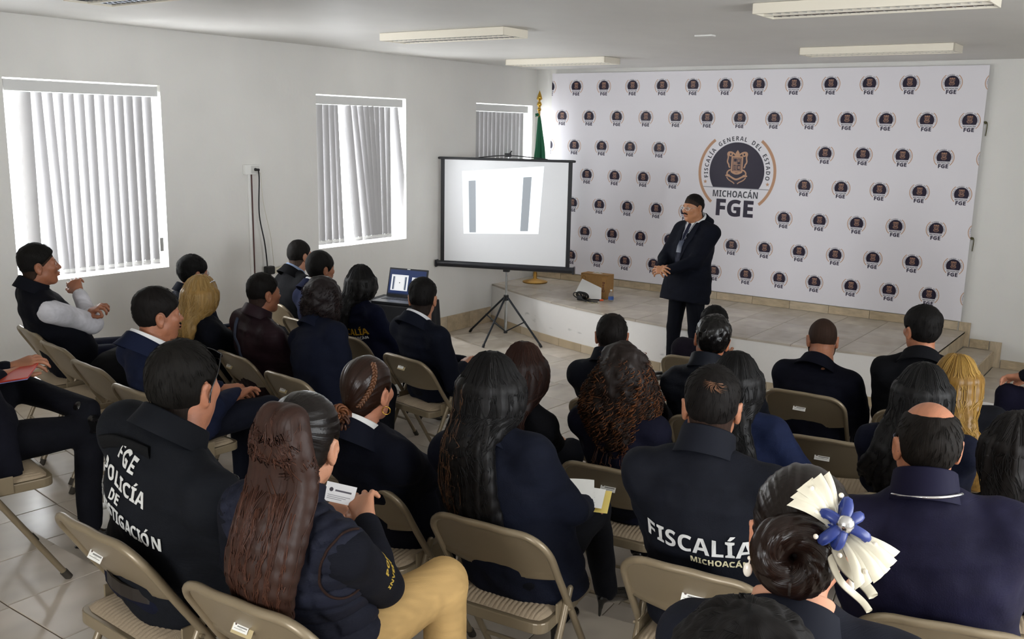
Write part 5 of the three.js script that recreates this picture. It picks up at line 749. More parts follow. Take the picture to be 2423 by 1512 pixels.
// ---------------------------------------------------------------- hair
const cranD = ell([0, 0.028, 0.012], [0.0755, 0.0935, 0.0945]).d;
const shortCache = {};
function shortHair(p) { // p: color, top, side, line, slope, bald, rough, stubble
  return (x) => {
    const h = x.near ? 0.0042 : 0.0055, key = JSON.stringify([p.top, p.side, p.line, p.slope, p.bald, p.rough, p.spike, h]);
    if (!shortCache[key]) {
      const F = new Field([-0.115, -0.13, -0.13], [0.115, 0.165, 0.135], h), topT = p.top ?? 0.016, sideT = p.side ?? 0.007;
      F.add({ lo: [-0.11, -0.13, -0.12], hi: [0.11, 0.16, 0.13], d: (a, b, c) => cranD(a, b, c) - (sideT + (topT - sideT) * sstep(0.0, 0.085, b - c * 0.25)) }, 0.001);
      F.warp((a, b, c) => (p.spike || 0.0016) * noise3(a * 70, b * 45, c * 70) + 0.002 * noise3(a * 25, b * 25, c * 25));
      F.cut((a, b, c) => ((p.line ?? -0.012) - (p.slope ?? 0.8) * c - b + (c < -0.06 ? -0.004 : 0)) * 0.78 + (p.stubble ? 0.0008 : 0.003) * noise3(a * 50, b * 50, c * 50), 0.006);
      for (const s of [-1, 1]) F.sub(ell([s * 0.082, -0.006, 0.008], [0.02, 0.036, 0.026]), 0.006);
      if (p.bald) for (const [cc, r] of p.bald) F.sub(ell(cc, r), 0.012);
      shortCache[key] = hairUV(F.geo(), V(0, 0.06, 0.03), 3);
    }
    mesh('hair', shortCache[key].clone().applyMatrix4(x.headM), hairMat(p.color ?? 0x17120f, p.gloss ?? 0.68), x.P);
    if (x.near && (p.top ?? 0.016) > 0.003) { const st = [], n = x.near > 1 ? 420 : 220; for (let i = 0; i < n; i++) { const a = rr(0, 6.283), b = Math.acos(rr(-0.35, 1)), q = [V(Math.sin(b) * Math.sin(a), Math.cos(b), Math.sin(b) * Math.cos(a) * 1.0)]; const pts = [], cr = V(0.01, 0.9, 0.42).normalize(); const dir = q[0].clone().sub(cr).addScaledVector(q[0], -q[0].clone().sub(cr).dot(q[0])); if (dir.lengthSq() < 1e-4) continue; dir.normalize().applyAxisAngle(q[0], rr(-0.35, 0.35)); let ok = true; for (let k = 0; k < 4; k++) { const d = q[0].clone().addScaledVector(dir, k * rr(0.07, 0.1)).normalize(), v = V(0, 0.028, 0.012).add(V(d.x * 0.0755, d.y * 0.0935, d.z * 0.0945)), tt = (p.side ?? 0.007) + ((p.top ?? 0.016) - (p.side ?? 0.007)) * sstep(0.0, 0.085, v.y - v.z * 0.25); if ((p.line ?? -0.012) - (p.slope ?? 0.8) * v.z - v.y > -0.008) ok = false; for (const s of [-1, 1]) if (Math.hypot(v.x - s * 0.08, v.y, v.z - 0.01) < 0.042) ok = false; if (p.bald) for (const [cc, r] of p.bald) if (Math.hypot((v.x - cc[0]) / r[0], (v.y - cc[1]) / r[1], (v.z - cc[2]) / r[2]) < 1.1) ok = false; v.addScaledVector(d, tt + 0.0006 + 0.0007 * k); pts.push(x.hp(v.x, v.y, v.z)); } if (ok) st.push(ribbonTube(pts, rr(0.0007, 0.0014))); } if (st.length) { const m = mesh('hair_strands', merge(st), hairMat(p.color ?? 0x17120f, p.gloss ?? 0.6), x.P); m.userData.kind = 'stuff'; } }
    if (p.stubble) { const k2 = 'stub' + JSON.stringify([p.sline, h]); if (!shortCache[k2]) { const F = new Field([-0.115, -0.13, -0.13], [0.115, 0.165, 0.135], h); F.add({ lo: [-0.1, -0.13, -0.12], hi: [0.1, 0.15, 0.13], d: (a, b, c) => cranD(a, b, c) - 0.0022 }, 0.001); F.add(cone([0, -0.04, 0.03], [0, -0.09, 0.042], 0.0585, 0.0595), 0.02); F.cut((a, b, c) => ((p.sline ?? -0.035) - 0.75 * c - b) * 0.78, 0.004); for (const s of [-1, 1]) F.sub(ell([s * 0.08, -0.006, 0.01], [0.014, 0.036, 0.024]), 0.004); shortCache[k2] = hairUV(F.geo(), V(0, 0.06, 0.03), 3); } mesh('cropped_hair', shortCache[k2].clone().applyMatrix4(x.headM), hairMat(p.stubble, 0.75), x.P); }
  };
}
function backPoint(x, a, b, lift) { const q = x.at(a, b, 0.35); for (let k = 0; k < 80; k++) { const d = x.J.at(q.x, q.y, q.z); if (d < 0.003) break; q.addScaledVector(x.B, -Math.max(0.003, Math.min(d, 0.02))); if (q.clone().sub(x.at(a, b, 0)).dot(x.B) < -0.02) break; } return q.addScaledVector(x.B, lift); }
// hair falling from the crown over the back; returns its field
function longHair(p) {
  return (x) => {
    const t = p.thick ?? 0.016, h = x.near > 1 ? 0.0065 : x.near ? 0.0075 : 0.0095, E4 = x.rot, prims = [], cr = x.hp(0, 0.03, 0.016);
    prims.push([ell(cr, [0.0755 + t, 0.0935 + t, 0.0945 + t].map((v) => v * x.hs), E4), 0.01]);
    const n = p.locks ?? 9, fan = p.fan ?? 1.9, len = p.len ?? 0.3, hw = p.hw ?? 0.12, shift = p.shift ?? 0, path = (u, jit = 0) => {
      const f = u * fan, sx = Math.sin(f), cz = Math.cos(f), a = x.hp(sx * (0.078 + t * 0.6), 0.02, cz * (0.09 + t * 0.5) + 0.01), m1 = x.hp(sx * (p.neck ?? 0.085), -0.06, cz * (p.neckz ?? 0.085) + 0.03);
      const front = Math.abs(u) > (p.frontFrom ?? 2), L1 = len * (1 - (p.taper ?? 0.12) * u * u) + jit;
      if (front) { const s = Math.sign(u); return [a, m1, x.at(s * 0.1, -0.03, -0.09), x.at(s * 0.1, -0.16, -0.145), x.at(s * 0.095, -L1 * 0.8, -0.16)]; }
      const e0 = backPoint(x, u * hw * 0.75 + shift * 0.25, -0.0, 0.03), e1 = backPoint(x, u * hw * 0.85 + shift * 0.4, -0.07, p.lift ?? 0.026), e2 = backPoint(x, u * hw + shift * 0.8, -0.06 - (L1 - 0.06) * 0.5, p.lift ?? 0.02), e3 = backPoint(x, u * hw * (p.end ?? 1) + shift, -L1, (p.lift ?? 0.02) * 0.7);
      return [a, m1, e0, e1, e2, e3];
    };
    for (let i = 0; i < n; i++) { const u = n > 1 ? i / (n - 1) * 2 - 1 : 0, q = path(u); flow(q, (p.r0 ?? 0.034), (p.r1 ?? 0.014)).forEach((c) => prims.push([c, 0.022])); }
    const F = solid(prims, h);
    F.sub(ell(x.hp(0, -0.04, -0.105), [0.06 * x.hs, 0.1, 0.07], E4), 0.012); for (const s of p.ears || []) F.sub(ell(x.hp(s * 0.09, -0.01, -0.005), [0.03, 0.04, 0.035], E4), 0.01);
    const am = p.wave ?? 0.003; F.warp((a, b, c) => { const an = Math.atan2(a - x.Hc.x, c - x.Hc.z); return am * noise3(an * 9, b * 5, 3) + 0.0022 * noise3(an * 26, b * 4, 7) + (p.frizz ? p.frizz * noise3(a * 55, b * 55, c * 55) : 0); });
    mesh('hair', hairUV(F.geo(), x.Hc, 2), hairMat(p.color ?? 0x120f10, p.gloss ?? 0.54), x.P);
    const st = [], N = p.strands ?? (x.near > 1 ? 320 : x.near ? 180 : 80); for (let i = 0; i < N; i++) { const u = rr(-1, 1), q = path(u * 0.98, rr(-0.05, p.wisps ?? 0.035)), f = u * fan, crown = x.hp(Math.sin(f) * 0.02, 0.13, 0.015 + Math.cos(f) * 0.02), up = x.hp(Math.sin(f) * 0.07, 0.09, 0.015 + Math.cos(f) * 0.08), pts = [crown, up, ...q]; const jx = rr(-0.012, 0.012), jz = rr(-0.004, 0.004); const cv = new THREE.CatmullRomCurve3(pts); st.push(ribbonTube(resample(cv, 20, (w, k) => { w.x += jx * k; w.z += jz; return onto(F, w, 0.0016, k > 0.95 ? 1 : 3); }), rr(0.0009, 0.002))); }
    const sm = mesh('hair_strands', merge(st), p.strandColor ? hairMat(p.strandColor, p.gloss ?? 0.54) : hairMat(p.color ?? 0x120f10, p.gloss ?? 0.54), x.P); sm.userData.kind = 'stuff';
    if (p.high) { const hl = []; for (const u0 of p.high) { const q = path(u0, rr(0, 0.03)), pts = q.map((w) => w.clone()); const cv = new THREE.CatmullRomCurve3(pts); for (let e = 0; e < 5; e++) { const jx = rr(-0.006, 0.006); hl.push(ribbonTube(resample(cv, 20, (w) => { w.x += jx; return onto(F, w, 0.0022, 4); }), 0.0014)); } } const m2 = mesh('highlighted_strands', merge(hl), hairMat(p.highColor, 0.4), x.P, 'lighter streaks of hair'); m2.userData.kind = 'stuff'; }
    x.hairField = F; x.hairPath = path; if (p.then) p.then(x, F);
  };
}
// sleek cap drawn back to a knot
function pulledHair(p) {
  return (x) => {
    const h = x.near > 1 ? 0.0042 : 0.005, F = new Field([-0.115, -0.13, -0.13], [0.115, 0.165, 0.16], h), t = p.thick ?? 0.008;
    F.add({ lo: [-0.11, -0.13, -0.12], hi: [0.11, 0.16, 0.13], d: (a, b, c) => cranD(a, b, c) - t - (p.lift || 0) * sstep(0.02, 0.1, b) }, 0.001); F.add(cone([0, -0.03, 0.055], [0, -0.075, 0.055], 0.052, 0.038), 0.03);
    const k = p.knot; F.warp((a, b, c) => { const an = Math.atan2(a - k[0], b - k[1]); return 0.0016 * noise3(an * 16, Math.hypot(a - k[0], b - k[1]) * 8, 2 + c) + 0.0012 * noise3(an * 34, 2, 5); });
    F.cut((a, b, c) => ((p.line ?? -0.02) - (p.slope ?? 0.72) * c - b) * 0.8, 0.006); for (const s of [-1, 1]) F.sub(ell([s * 0.083, -0.008, 0.004], [0.02, 0.038, 0.026]), 0.006);
    const g = F.geo(), P = g.attributes.position, uv = g.attributes.uv; for (let i = 0; i < P.count; i++) uv.setXY(i, Math.atan2(P.getX(i) - k[0], P.getY(i) - k[1]) / 6.2832 * 2, Math.hypot(P.getX(i) - k[0], P.getY(i) - k[1], P.getZ(i) - k[2]) * 2);
    mesh('hair', g.applyMatrix4(x.headM), hairMat(p.color, p.gloss ?? 0.32), x.P); x.cap = F; if (p.then) p.then(x);
  };
}
function glasses(x, mat, lensOnly, up = 0, tilt = 0, dark) { // on the nose, or pushed up on the hair
  const gp = []; const q = (a, b, c) => { const v = V(a, b, c); if (up) { v.applyAxisAngle(V(1, 0, 0), tilt); v.multiplyScalar(1.0 + up * sstep(0.02, 0.08, v.y)); v.x *= 1.12; } return x.hp(v.x, v.y, v.z); };
  for (const s of [-1, 1]) { const ring = []; for (let i = 0; i < 14; i++) { const a = i / 14 * 6.283; ring.push(q(s * 0.033 + 0.024 * Math.cos(a), 0.002 + 0.017 * Math.sin(a) * (Math.sin(a) > 0 ? 0.8 : 1), -0.1 + Math.abs(s * 0.033 + 0.024 * Math.cos(a)) * 0.18)); } gp.push(tube(ring, dark ? 0.0026 : 0.0016, 28, 5, true)); gp.push(tube([q(s * 0.056, 0.006, -0.091), q(s * 0.075, 0.008, -0.05), q(s * 0.081, 0.006, 0.0), q(s * 0.079, -0.012, 0.03)], dark ? 0.0024 : 0.0014, 16, 5)); }
  gp.push(tube([q(-0.01, 0.006, -0.1), q(0, 0.009, -0.103), q(0.01, 0.006, -0.1)], 0.0015, 8, 5)); const o = mesh(up ? 'sunglasses' : 'glasses', merge(gp), mat, x.P, up ? 'dark sunglasses pushed up on the hair' : undefined);
  for (const s of [-1, 1]) { const pos = [], idx = []; const c = q(s * 0.033, 0.002, -0.095); pos.push(c.x, c.y, c.z); for (let i = 0; i < 16; i++) { const a = i / 16 * 6.283, v = q(s * 0.033 + 0.0235 * Math.cos(a), 0.002 + 0.0165 * Math.sin(a) * (Math.sin(a) > 0 ? 0.8 : 1), -0.1 + Math.abs(s * 0.033 + 0.024 * Math.cos(a)) * 0.18); pos.push(v.x, v.y, v.z); idx.push(0, 1 + i, 1 + (i + 1) % 16); } const g = new THREE.BufferGeometry(); g.setAttribute('position', new THREE.Float32BufferAttribute(pos, 3)); g.setIndex(idx); g.computeVertexNormals(); mesh('lens', g, dark ? std(0x101216, 0.08) : lensMat, o); }
}
function watch(x, i, mat) { const d = x.W[i].clone().sub(x.E[i]).normalize(), c = x.W[i].clone().addScaledVector(d, -0.02), g = new THREE.TorusGeometry(0.029, 0.006, 6, 20); g.scale(1, 1, 1.6); g.applyQuaternion(new THREE.Quaternion().setFromUnitVectors(V(0, 0, 1), d)); g.translate(c.x, c.y, c.z); const u = V(0, 1, 0).addScaledVector(d, -d.y).normalize(); const w = mesh('wristwatch', g, mat, x.P); mesh('dial', rod(c.clone().addScaledVector(u, 0.028), c.clone().addScaledVector(u, 0.038), 0.018, 0.018, 16), silver, w); }
// a mass of curls: blobs in the head frame, then corkscrew strands over it
function curlyHair(p) {
  return (x) => {
    const h = x.near ? 0.0075 : 0.009, prims = [[ell(x.hp(0, 0.035, 0.016), [0.0755 + 0.022, 0.0935 + 0.024, 0.0945 + 0.022].map((v) => v * x.hs), x.rot), 0.01]];
    for (const [c, r] of p.blobs) prims.push([ell(x.hp(...c), r, x.rot), 0.03]);
    const F = solid(prims, h); F.sub(ell(x.hp(0, -0.04, -0.115), [0.06, 0.1, 0.075], x.rot), 0.015);
    F.warp((a, b, c) => (p.rough ?? 0.008) * noise3(a * 32, b * 26, c * 32) + 0.004 * noise3(a * 70, b * 60, c * 70));
    mesh('hair', hairUV(F.geo(), x.Hc, 2), hairMat(p.color, 0.55), x.P);
    const groups = p.tones.map(() => []), n = p.curls;
    for (let i = 0; i < n; i++) {
      const f = rr(-2.3, 2.3), y0 = rr(-1, 1), [c, r] = p.blobs[Math.floor(rnd() * p.blobs.length)], s = x.hp(c[0] + Math.sin(f) * r[0] * 1.05, c[1] + y0 * r[1] * 0.85, c[2] + Math.cos(f) * r[2] * 1.05), len = rr(p.clen[0], p.clen[1]), pts = [], ra = rr(p.cr[0], p.cr[1]), ph = rr(0, 6.3), pitch = rr(0.02, 0.032), drop = V(rr(-0.25, 0.25), -1, rr(-0.15, 0.15)).normalize();
      onto(F, s, 0.002, 4); const w = s.clone(); const k = Math.ceil(len / pitch * 7);
      for (let j = 0; j <= k; j++) { const q = w.clone().addScaledVector(drop, len * j / k); onto(F, q, 0.003, 2); const a = ph + j / 7 * 6.283; q.x += Math.cos(a) * ra; q.z += Math.sin(a) * ra; pts.push(q); }
      groups[Math.floor(rnd() * groups.length * 0.999)].push(ribbonTube(pts, rr(0.0014, 0.0026)));
    }
    groups.forEach((g, i) => { if (g.length) { const m = mesh('curls', merge(g), hairMat(p.tones[i], 0.45), x.P); m.userData.kind = 'stuff'; } });
  };
}
function suit(color, shirt, extra = {}) { return { color, collar: 'suit', shirt, ...extra }; }

// ---------------------------------------------------------------- the audience
const place = (k) => seats[k].slice(0, 4);
const headings = {}; // body turn is the chair's; look = heading - turn
const P_ = (k, head, heading, o) => person({ at: place(k), head, look: heading - seats[k][2], ...o });
const BLK = 0x100d0c, DKBR = 0x1d1410;

// last row ------------------------------------------------------------------
P_('C1', [4.575, 1.695, 8.301], 18, { label: 'broad man in dark POLICÍA DE INVESTIGACIÓN jacket with sunglasses on his head', sex: 'm', near: 2, skin: 0xa87459, fat: 0.7, neck: 0.11, girth: 1.28, sw: 0.205, top: { color: 0x1e2128, collar: 'stand', ch: 0.032, rough: 0.8, name: 'jacket' }, trousers: 0x1b2038, legs: [[V(-0.1, 0.54, 0.03), V(-0.17, 0.535, -0.4), V(-0.17, 0.1, -0.38)], [V(0.1, 0.54, 0.03), V(0.2, 0.54, -0.4), V(0.21, 0.1, -0.4)]],
  hair: shortHair({ color: 0x15120f, top: 0.016, side: 0.009, line: -0.02, slope: 0.85, stubble: 0x2a211c, sline: -0.03 }),
  extra: (x) => {
    const w = cloth(0xe6e6e2, 0.7, 0); for (const [t, s, a, b, st] of [['FGE', 0.042, -0.04, -0.085, 1], ['POLICÍA', 0.042, -0.03, -0.15, 0.95], ['DE', 0.03, -0.045, -0.192, 1], ['INVESTIGACIÓN', 0.044, -0.01, -0.25, 0.68]]) mesh('lettering', backText(x.J, x.fr, t, s, a, b, { stretch: st }), w, x.P, 'white lettering ' + t);
    const q = []; for (const [a, b] of [[-0.19, -0.1], [-0.13, -0.065], [-0.07, -0.045], [-0.02, -0.03], [0.03, -0.02]]) q.push(backPoint(x, a, b, 0.004)); const sg = tube(q, 0.02, 20, 8); mesh('bag_strap', flatten(sg, x.B, 0.22), cloth(0x191a1d, 0.7), x.P, 'black strap across the shoulder');
    glasses(x, std(0x101012, 0.2), 0, 0.22, 0.85, 1);
    const bl = []; for (let i = 0; i <= 20; i++) { const a = -2.4 + 4.8 * i / 20; bl.push(V(Math.sin(a) * 0.222, 0.545, -0.015 + Math.cos(a) * 0.17)); } mesh('belt', flattenBand(bl, 0.038, 0.006), std(0x1a1410, 0.5), x.P, 'dark leather belt'); } });
P_('C2', [5.092, 1.65, 8.325], 24, { label: 'woman in quilted navy vest with long brown ponytail holding a card', sex: 'f', near: 2, skin: 0xc08f72, girth: 1.12, sw: 0.165, nod: 8, fine: 1, curl: 0.95, hands: [V(-0.2, 0.73, -0.24), V(-0.03, 0.77, -0.25)], poles: [V(-0.6, -0.8, 0.1), V(0.7, -1.0, 0.1)],
  top: { kind: 'vest', color: 0x2a2d3e, sleeveColor: 0x1c1e29, collar: 'stand', ch: 0.045, cell: 0.0075, rough: 0.7, fold: 0.5, sleeveLabel: 'navy sleeve with yellow embroidered patch', quilt: (x, y, z, q) => { const up = y > 0.9, w = 0.006; let d; if (up) { const a = (x + y) / 0.045, b = (x - y) / 0.045; d = Math.min(Math.abs(a - Math.round(a)), Math.abs(b - Math.round(b))) * 0.045; } else { const a = y / 0.052, b = (x + 0.02) / 0.085; d = Math.min(Math.abs(a - Math.round(a)) * 0.052, Math.abs(b - Math.round(b)) * 0.085); } return 0.008 * Math.exp(-((d / w) ** 2)); } },
  trousers: 0xc2a06a, legs: [[V(-0.09, 0.54, 0.03), V(-0.12, 0.54, -0.38), V(-0.12, 0.1, -0.36)], [V(0.09, 0.54, 0.03), V(0.16, 0.6, -0.35), V(0.22, 0.1, -0.3)]], shoe: 'oxford',
  hair: pulledHair({ color: 0x17110f, knot: [-0.02, 0.075, 0.09], thick: 0.009, lift: 0.006, then: ponytail }),
  extra: (x) => { // sleeve patch lettering and hem piping
    const d = x.E[1].clone().sub(x.S[1]).normalize(), out = x.Rv.clone().addScaledVector(d, -x.Rv.dot(d)).normalize(), bk = out.clone().cross(d).normalize(); for (const [t, k, s] of [['POLICÍA', 0.5, 0.022], ['INVESTIGACIÓN', 0.66, 0.016]]) { const g = new TextGeometry(t, { font, size: s, depth: 0.0015, curveSegments: 3 }); g.computeBoundingBox(); const w = g.boundingBox.max.x, p = g.attributes.position, c = x.S[1].clone().addScaledVector(d, 0.3 * k), rad = 0.061 - 0.012 * k + 0.004; for (let i = 0; i < p.count; i++) { const a = (p.getX(i) - w * 0.35) / rad, b = p.getY(i), v = c.clone().addScaledVector(out, Math.cos(a + 0.9) * (rad + p.getZ(i))).addScaledVector(bk, Math.sin(a + 0.9) * -(rad + p.getZ(i)) * -1).addScaledVector(d, -b); p.setXYZ(i, v.x, v.y, v.z); } g.computeVertexNormals(); mesh('lettering', g, cloth(0xc9a94a, 0.6, 0), x.P, 'yellow embroidered sleeve lettering'); }
    const rim = []; for (let i = 0; i <= 16; i++) { const a = -0.4 + i / 16 * 3.9; const v = x.S[1].clone().addScaledVector(x.Rv, 0.012 - 0.02 * Math.sin(a)).addScaledVector(x.U, Math.cos(a) * 0.085 - 0.02).addScaledVector(x.B, Math.sin(a) * 0.085); onto(x.J, v, 0.002, 4); rim.push(v); } mesh('piping', tube(rim, 0.0035, 40, 5), cloth(0x4a332c, 0.7), x.P, 'brown armhole piping'); } });
P_('Cn', [6.276, 1.73, 8.284], 17, { label: 'woman with round bun and striped navy bow in her hair', sex: 'f', near: 2, skin: 0xc98e6f, girth: 1.12, sw: 0.165, nod: 6, top: { color: 0x232633, collar: 'suit', shirt: 0xd9a184, rough: 0.8 }, trousers: 0x171922,
  hair: pulledHair({ color: 0x1a120f, knot: [0.0, 0.0, 0.1], thick: 0.008, lift: 0.004, gloss: 0.28, then: bunAndBow }) });
// the one right in front of the lens, only the crown shows
person({ label: 'dark tousled crown of a head at the bottom edge', at: [6.42, 8.85, 14, 0.45], head: [6.375, 1.7, 8.77], look: 5, sex: 'm', near: 1, skin: 0xa9775a, top: { color: 0x20222c, collar: 'suit' }, hair: shortHair({ color: 0x141110, top: 0.026, side: 0.014, line: -0.05, spike: 0.007 }) });
// legs crossed at the left edge
person({ label: 'person in navy suit with crossed legs cut by the left edge', at: [2.92, 8.12, -12, 0.45], head: [2.72, 1.74, 8.16], look: -10, sex: 'm', near: 1, skin: 0xa9775a, girth: 1.1, hipx: -0.06, hands: [V(-0.38, 0.75, -0.24), V(-0.3, 0.74, -0.18)], top: suit(0x1a1b28, 0xe9e9ea, { skirt: 1 }), trousers: 0x15161f, trouserCell: 0.012, legs: [[V(-0.15, 0.55, 0.0), V(-0.44, 0.66, -0.25), V(-0.03, 0.6, -0.45)], [V(0.04, 0.55, -0.02), V(-0.03, 0.52, -0.44), V(0.02, 0.1, -0.4)]], toes: [V(0.9, 0, -0.45), V(0.2, 0, -1)], shoePitch: [10, 0], hair: shortHair({ color: BLK }),
  extra: (x) => { const s = new THREE.CylinderGeometry(0.046, 0.05, 0.05, 18, 1, true); const a = V(-0.03, 0.6, -0.45), d = a.clone().sub(V(-0.44, 0.66, -0.25)).normalize(); s.applyQuaternion(new THREE.Quaternion().setFromUnitVectors(V(0, 1, 0), d)); s.translate(...a.addScaledVector(d, -0.012).toArray()); mesh('sock', s, cloth(0x8a4a30, 0.8), x.P, 'rust brown sock cuff'); } });

// third row -------------------------------------------------------------------
P_('C4', [5.647, 1.6, 7.236], 23, { label: 'man in navy jacket lettered FISCALÍA MICHOACÁN seen from behind', sex: 'm', near: 2, skin: 0xa9775a, top: { color: 0x20232e, collar: 'stand', rough: 0.75, ch: 0.05 }, trousers: 0x14161f, girth: 1.12, sw: 0.195,
  hair: shortHair({ color: 0x14100e, top: 0.012, side: 0.004, line: 0.012, slope: 0.6, stubble: 0x3c2b23, sline: -0.045 }),
  extra: (x) => { mesh('lettering', backText(x.J, x.fr, 'FISCALÍA', 0.055, 0.005, -0.262, { stretch: 1.02, tilt: -3 }), cloth(0xe8e8e6, 0.7, 0), x.P, 'white lettering FISCALÍA'); mesh('lettering', backText(x.J, x.fr, 'MICHOACÁN', 0.02, 0.07, -0.3, { tilt: -3 }), cloth(0xe9e0b8, 0.7, 0), x.P, 'cream lettering MICHOACÁN'); const s = []; for (let i = 0; i < 46; i++) { const a = rr(0, 6.28), r0 = rr(0.002, 0.006), p0 = V(0.01 + Math.cos(a) * r0, 0.102 + Math.sin(a) * r0, 0.1), p1 = V(0.01 + Math.cos(a) * 0.022, 0.102 + Math.sin(a) * 0.022, 0.098), p2 = V(0.01 + Math.cos(a + 0.5) * 0.04, 0.1 + Math.sin(a + 0.5) * 0.036, 0.09); s.push(ribbonTube([p0, p1, p2].map((v) => { const n = cranD(v.x, v.y, v.z); v.sub(V(0, 0.03, 0.01)).multiplyScalar(1 + (0.014 - n) / 0.1).add(V(0, 0.03, 0.01)); return x.hp(v.x, v.y, v.z); }), 0.0012)); } const m = mesh('crown_whorl', merge(s), hairMat(0x8a6248, 0.5), x.P, 'thin lighter hairs at the crown'); m.userData.kind = 'stuff'; } });
P_('C3', [4.944, 1.555, 7.397], 27, { label: 'woman with straight waist-long black hair holding papers', sex: 'f', near: 2, skin: 0xb98b70, top: { color: 0x1c2133, collar: 'suit', skirt: 1 }, girth: 1.18, sw: 0.165, hands: [V(-0.02, 0.66, -0.3), V(0.12, 0.66, -0.28)], trousers: 0x13151d, legs: [[V(-0.09, 0.54, 0.03), V(-0.04, 0.54, -0.38), V(-0.05, 0.12, -0.42)], [V(0.09, 0.54, 0.03), V(0.05, 0.56, -0.49), V(0.02, 0.11, -0.72)]],
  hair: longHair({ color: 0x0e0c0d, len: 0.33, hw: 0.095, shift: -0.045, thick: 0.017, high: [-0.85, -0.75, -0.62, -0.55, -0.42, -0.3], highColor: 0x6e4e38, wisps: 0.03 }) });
P_('C5', [6.24, 1.59, 7.169], 27, { label: 'balding man with blue glasses in navy zip-collar jacket at lower right', sex: 'm', near: 2, skin: 0xb07a5c, top: { color: 0x242240, collar: 'stand', ch: 0.052, puff: 0.024, rough: 0.7 }, girth: 1.22, sw: 0.195, hair: shortHair({ color: 0x1a1511, top: 0.004, side: 0.006, line: -0.03, bald: [[[0, 0.135, -0.01], [0.066, 0.075, 0.088]]] }),
  extra: (x) => { glasses(x, std(0x1b2350, 0.3), 0); const q = []; for (let i = 0; i <= 14; i++) { const a = -1.1 + 2.2 * i / 14; q.push(x.nk.clone().addScaledVector(x.Rv, Math.sin(a) * x.nr * 1.36).addScaledVector(x.cb, Math.cos(a) * x.nr * 1.46).addScaledVector(x.ax, -0.012 - 0.012 * Math.cos(a * 1.3))); } mesh('zip', tube(q, 0.0042, 40, 6), silver, x.P, 'silver zip round the collar'); } });
P_('C7', [4.484, 1.49, 7.503], 10, { label: 'woman with braided brown hair in a low bun and white collar', sex: 'f', near: 2, skin: 0xc0876a, top: { color: 0x181c2c, collar: 'suit', shirt: 0xf1f0ee }, girth: 1.12, sw: 0.165, eyes: 1, hair: pulledHair({ color: 0x2c1a12, knot: [-0.03, -0.06, 0.1], thick: 0.01, lift: 0.004, then: lowBun }) });
P_('C17', [2.875, 1.515, 7.248], -18, { label: 'goateed man in blue suit in profile at left', sex: 'm', near: 1, face: 1, skin: 0xa06c50, fat: 0.5, girth: 1.15, top: suit(0x222b49, 0xf0f0f0), trousers: 0x191d2c, hair: shortHair({ color: 0x15110f, top: 0.02, side: 0.008, line: -0.015 }), extra: (x) => { mesh('goatee', merge([ball(...x.hp(0, -0.094, -0.074).toArray(), 0.02, 0.016, 0.016), tube([x.hp(-0.024, -0.06, -0.092), x.hp(0, -0.046, -0.102), x.hp(0.024, -0.06, -0.092)], 0.005, 10, 5)]), hairMat(0x17120f, 0.8), x.P); } });
P_('C14', [1.284, 1.56, 6.977], -22, { label: 'man in navy vest with white sleeves and folded arms by the window', sex: 'm', near: 1, face: 1, skin: 0x9a664a, girth: 1.12, nod: -6, curl: 1.3, handsRel: [[0.1, -0.27, -0.2], [-0.1, -0.21, -0.23]], poles: [V(-0.9, -0.75, 0.1), V(0.9, -0.75, 0.0)], top: { kind: 'vest', color: 0x161823, sleeveColor: 0xd9d8de, collar: 'stand', ch: 0.035, sleeveLabel: 'white shirt sleeve' }, trousers: 0x1b2038, hair: shortHair({ color: 0x120f0d, top: 0.018, side: 0.003, line: 0.005, stubble: 0x3b2a20 }), extra: (x) => watch(x, 1, gold) });

// second row --------------------------------------------------------------------
P_('C13', [2.19, 1.385, 6.065], -9, { label: 'man in maroon bomber jacket with a grey bag strap', sex: 'm', near: 1, face: 1, skin: 0xa06c50, girth: 1.15, top: { color: 0x3a252d, collar: 'stand', ch: 0.035, rough: 0.5, puff: 0.02, fold: 1.6 }, hair: shortHair({ color: 0x15110f, top: 0.013, side: 0.003, line: 0.0, stubble: 0x40302a }), extra: (x) => { const q = []; for (let i = 0; i <= 12; i++) { const t = i / 12; q.push(backPoint(x, -0.1 + 0.21 * t, -0.03 - 0.34 * t, 0.004)); } mesh('bag_strap', flatten(tube(q, 0.017, 30, 8), x.B, 0.25), cloth(0x464e62, 0.7), x.P, 'grey blue strap across the back'); } });
P_('C12', [2.632, 1.38, 5.985], 22, { label: 'woman with short dark curly hair in navy blazer', sex: 'f', near: 1, skin: 0xa97a5f, girth: 1.2, sw: 0.17, top: { color: 0x191f35, collar: 'suit' }, hair: curlyHair({ color: 0x1a1011, blobs: [[[0, 0.04, 0.02], [0.1, 0.11, 0.11]], [[0, 0.02, 0.03], [0.11, 0.12, 0.1]], [[0.05, -0.05, 0.04], [0.07, 0.08, 0.07]], [[-0.05, -0.05, 0.04], [0.07, 0.08, 0.07]]], tones: [0x1a1011, 0x2a1917], curls: 190, clen: [0.03, 0.07], cr: [0.005, 0.009] }) });
P_('Cb', [1.681, 1.32, 6.131], 0, { label: 'woman with blond bob, hair clip and glasses', sex: 'f', near: 1, face: 1, skin: 0xb98b72, girth: 1.08, top: { color: 0x171a26 }, hair: longHair({ color: 0xb08a4e, len: 0.02, hw: 0.085, thick: 0.018, r0: 0.036, r1: 0.024, wave: 0.006, fan: 2.0, strands: 120, strandColor: 0xd0ab6e, gloss: 0.45, lift: 0.03, taper: -0.2 }), extra: (x) => { glasses(x, M.black, 0); mesh('hair_clip', merge([0, 1, 2, 3].map((i) => ball(...x.hp(0.075 - i * 0.004, 0.1 - i * 0.004, -0.035 + i * 0.012).toArray(), 0.008, 0.006, 0.008))), silver, x.P, 'silver hair clip'); } });
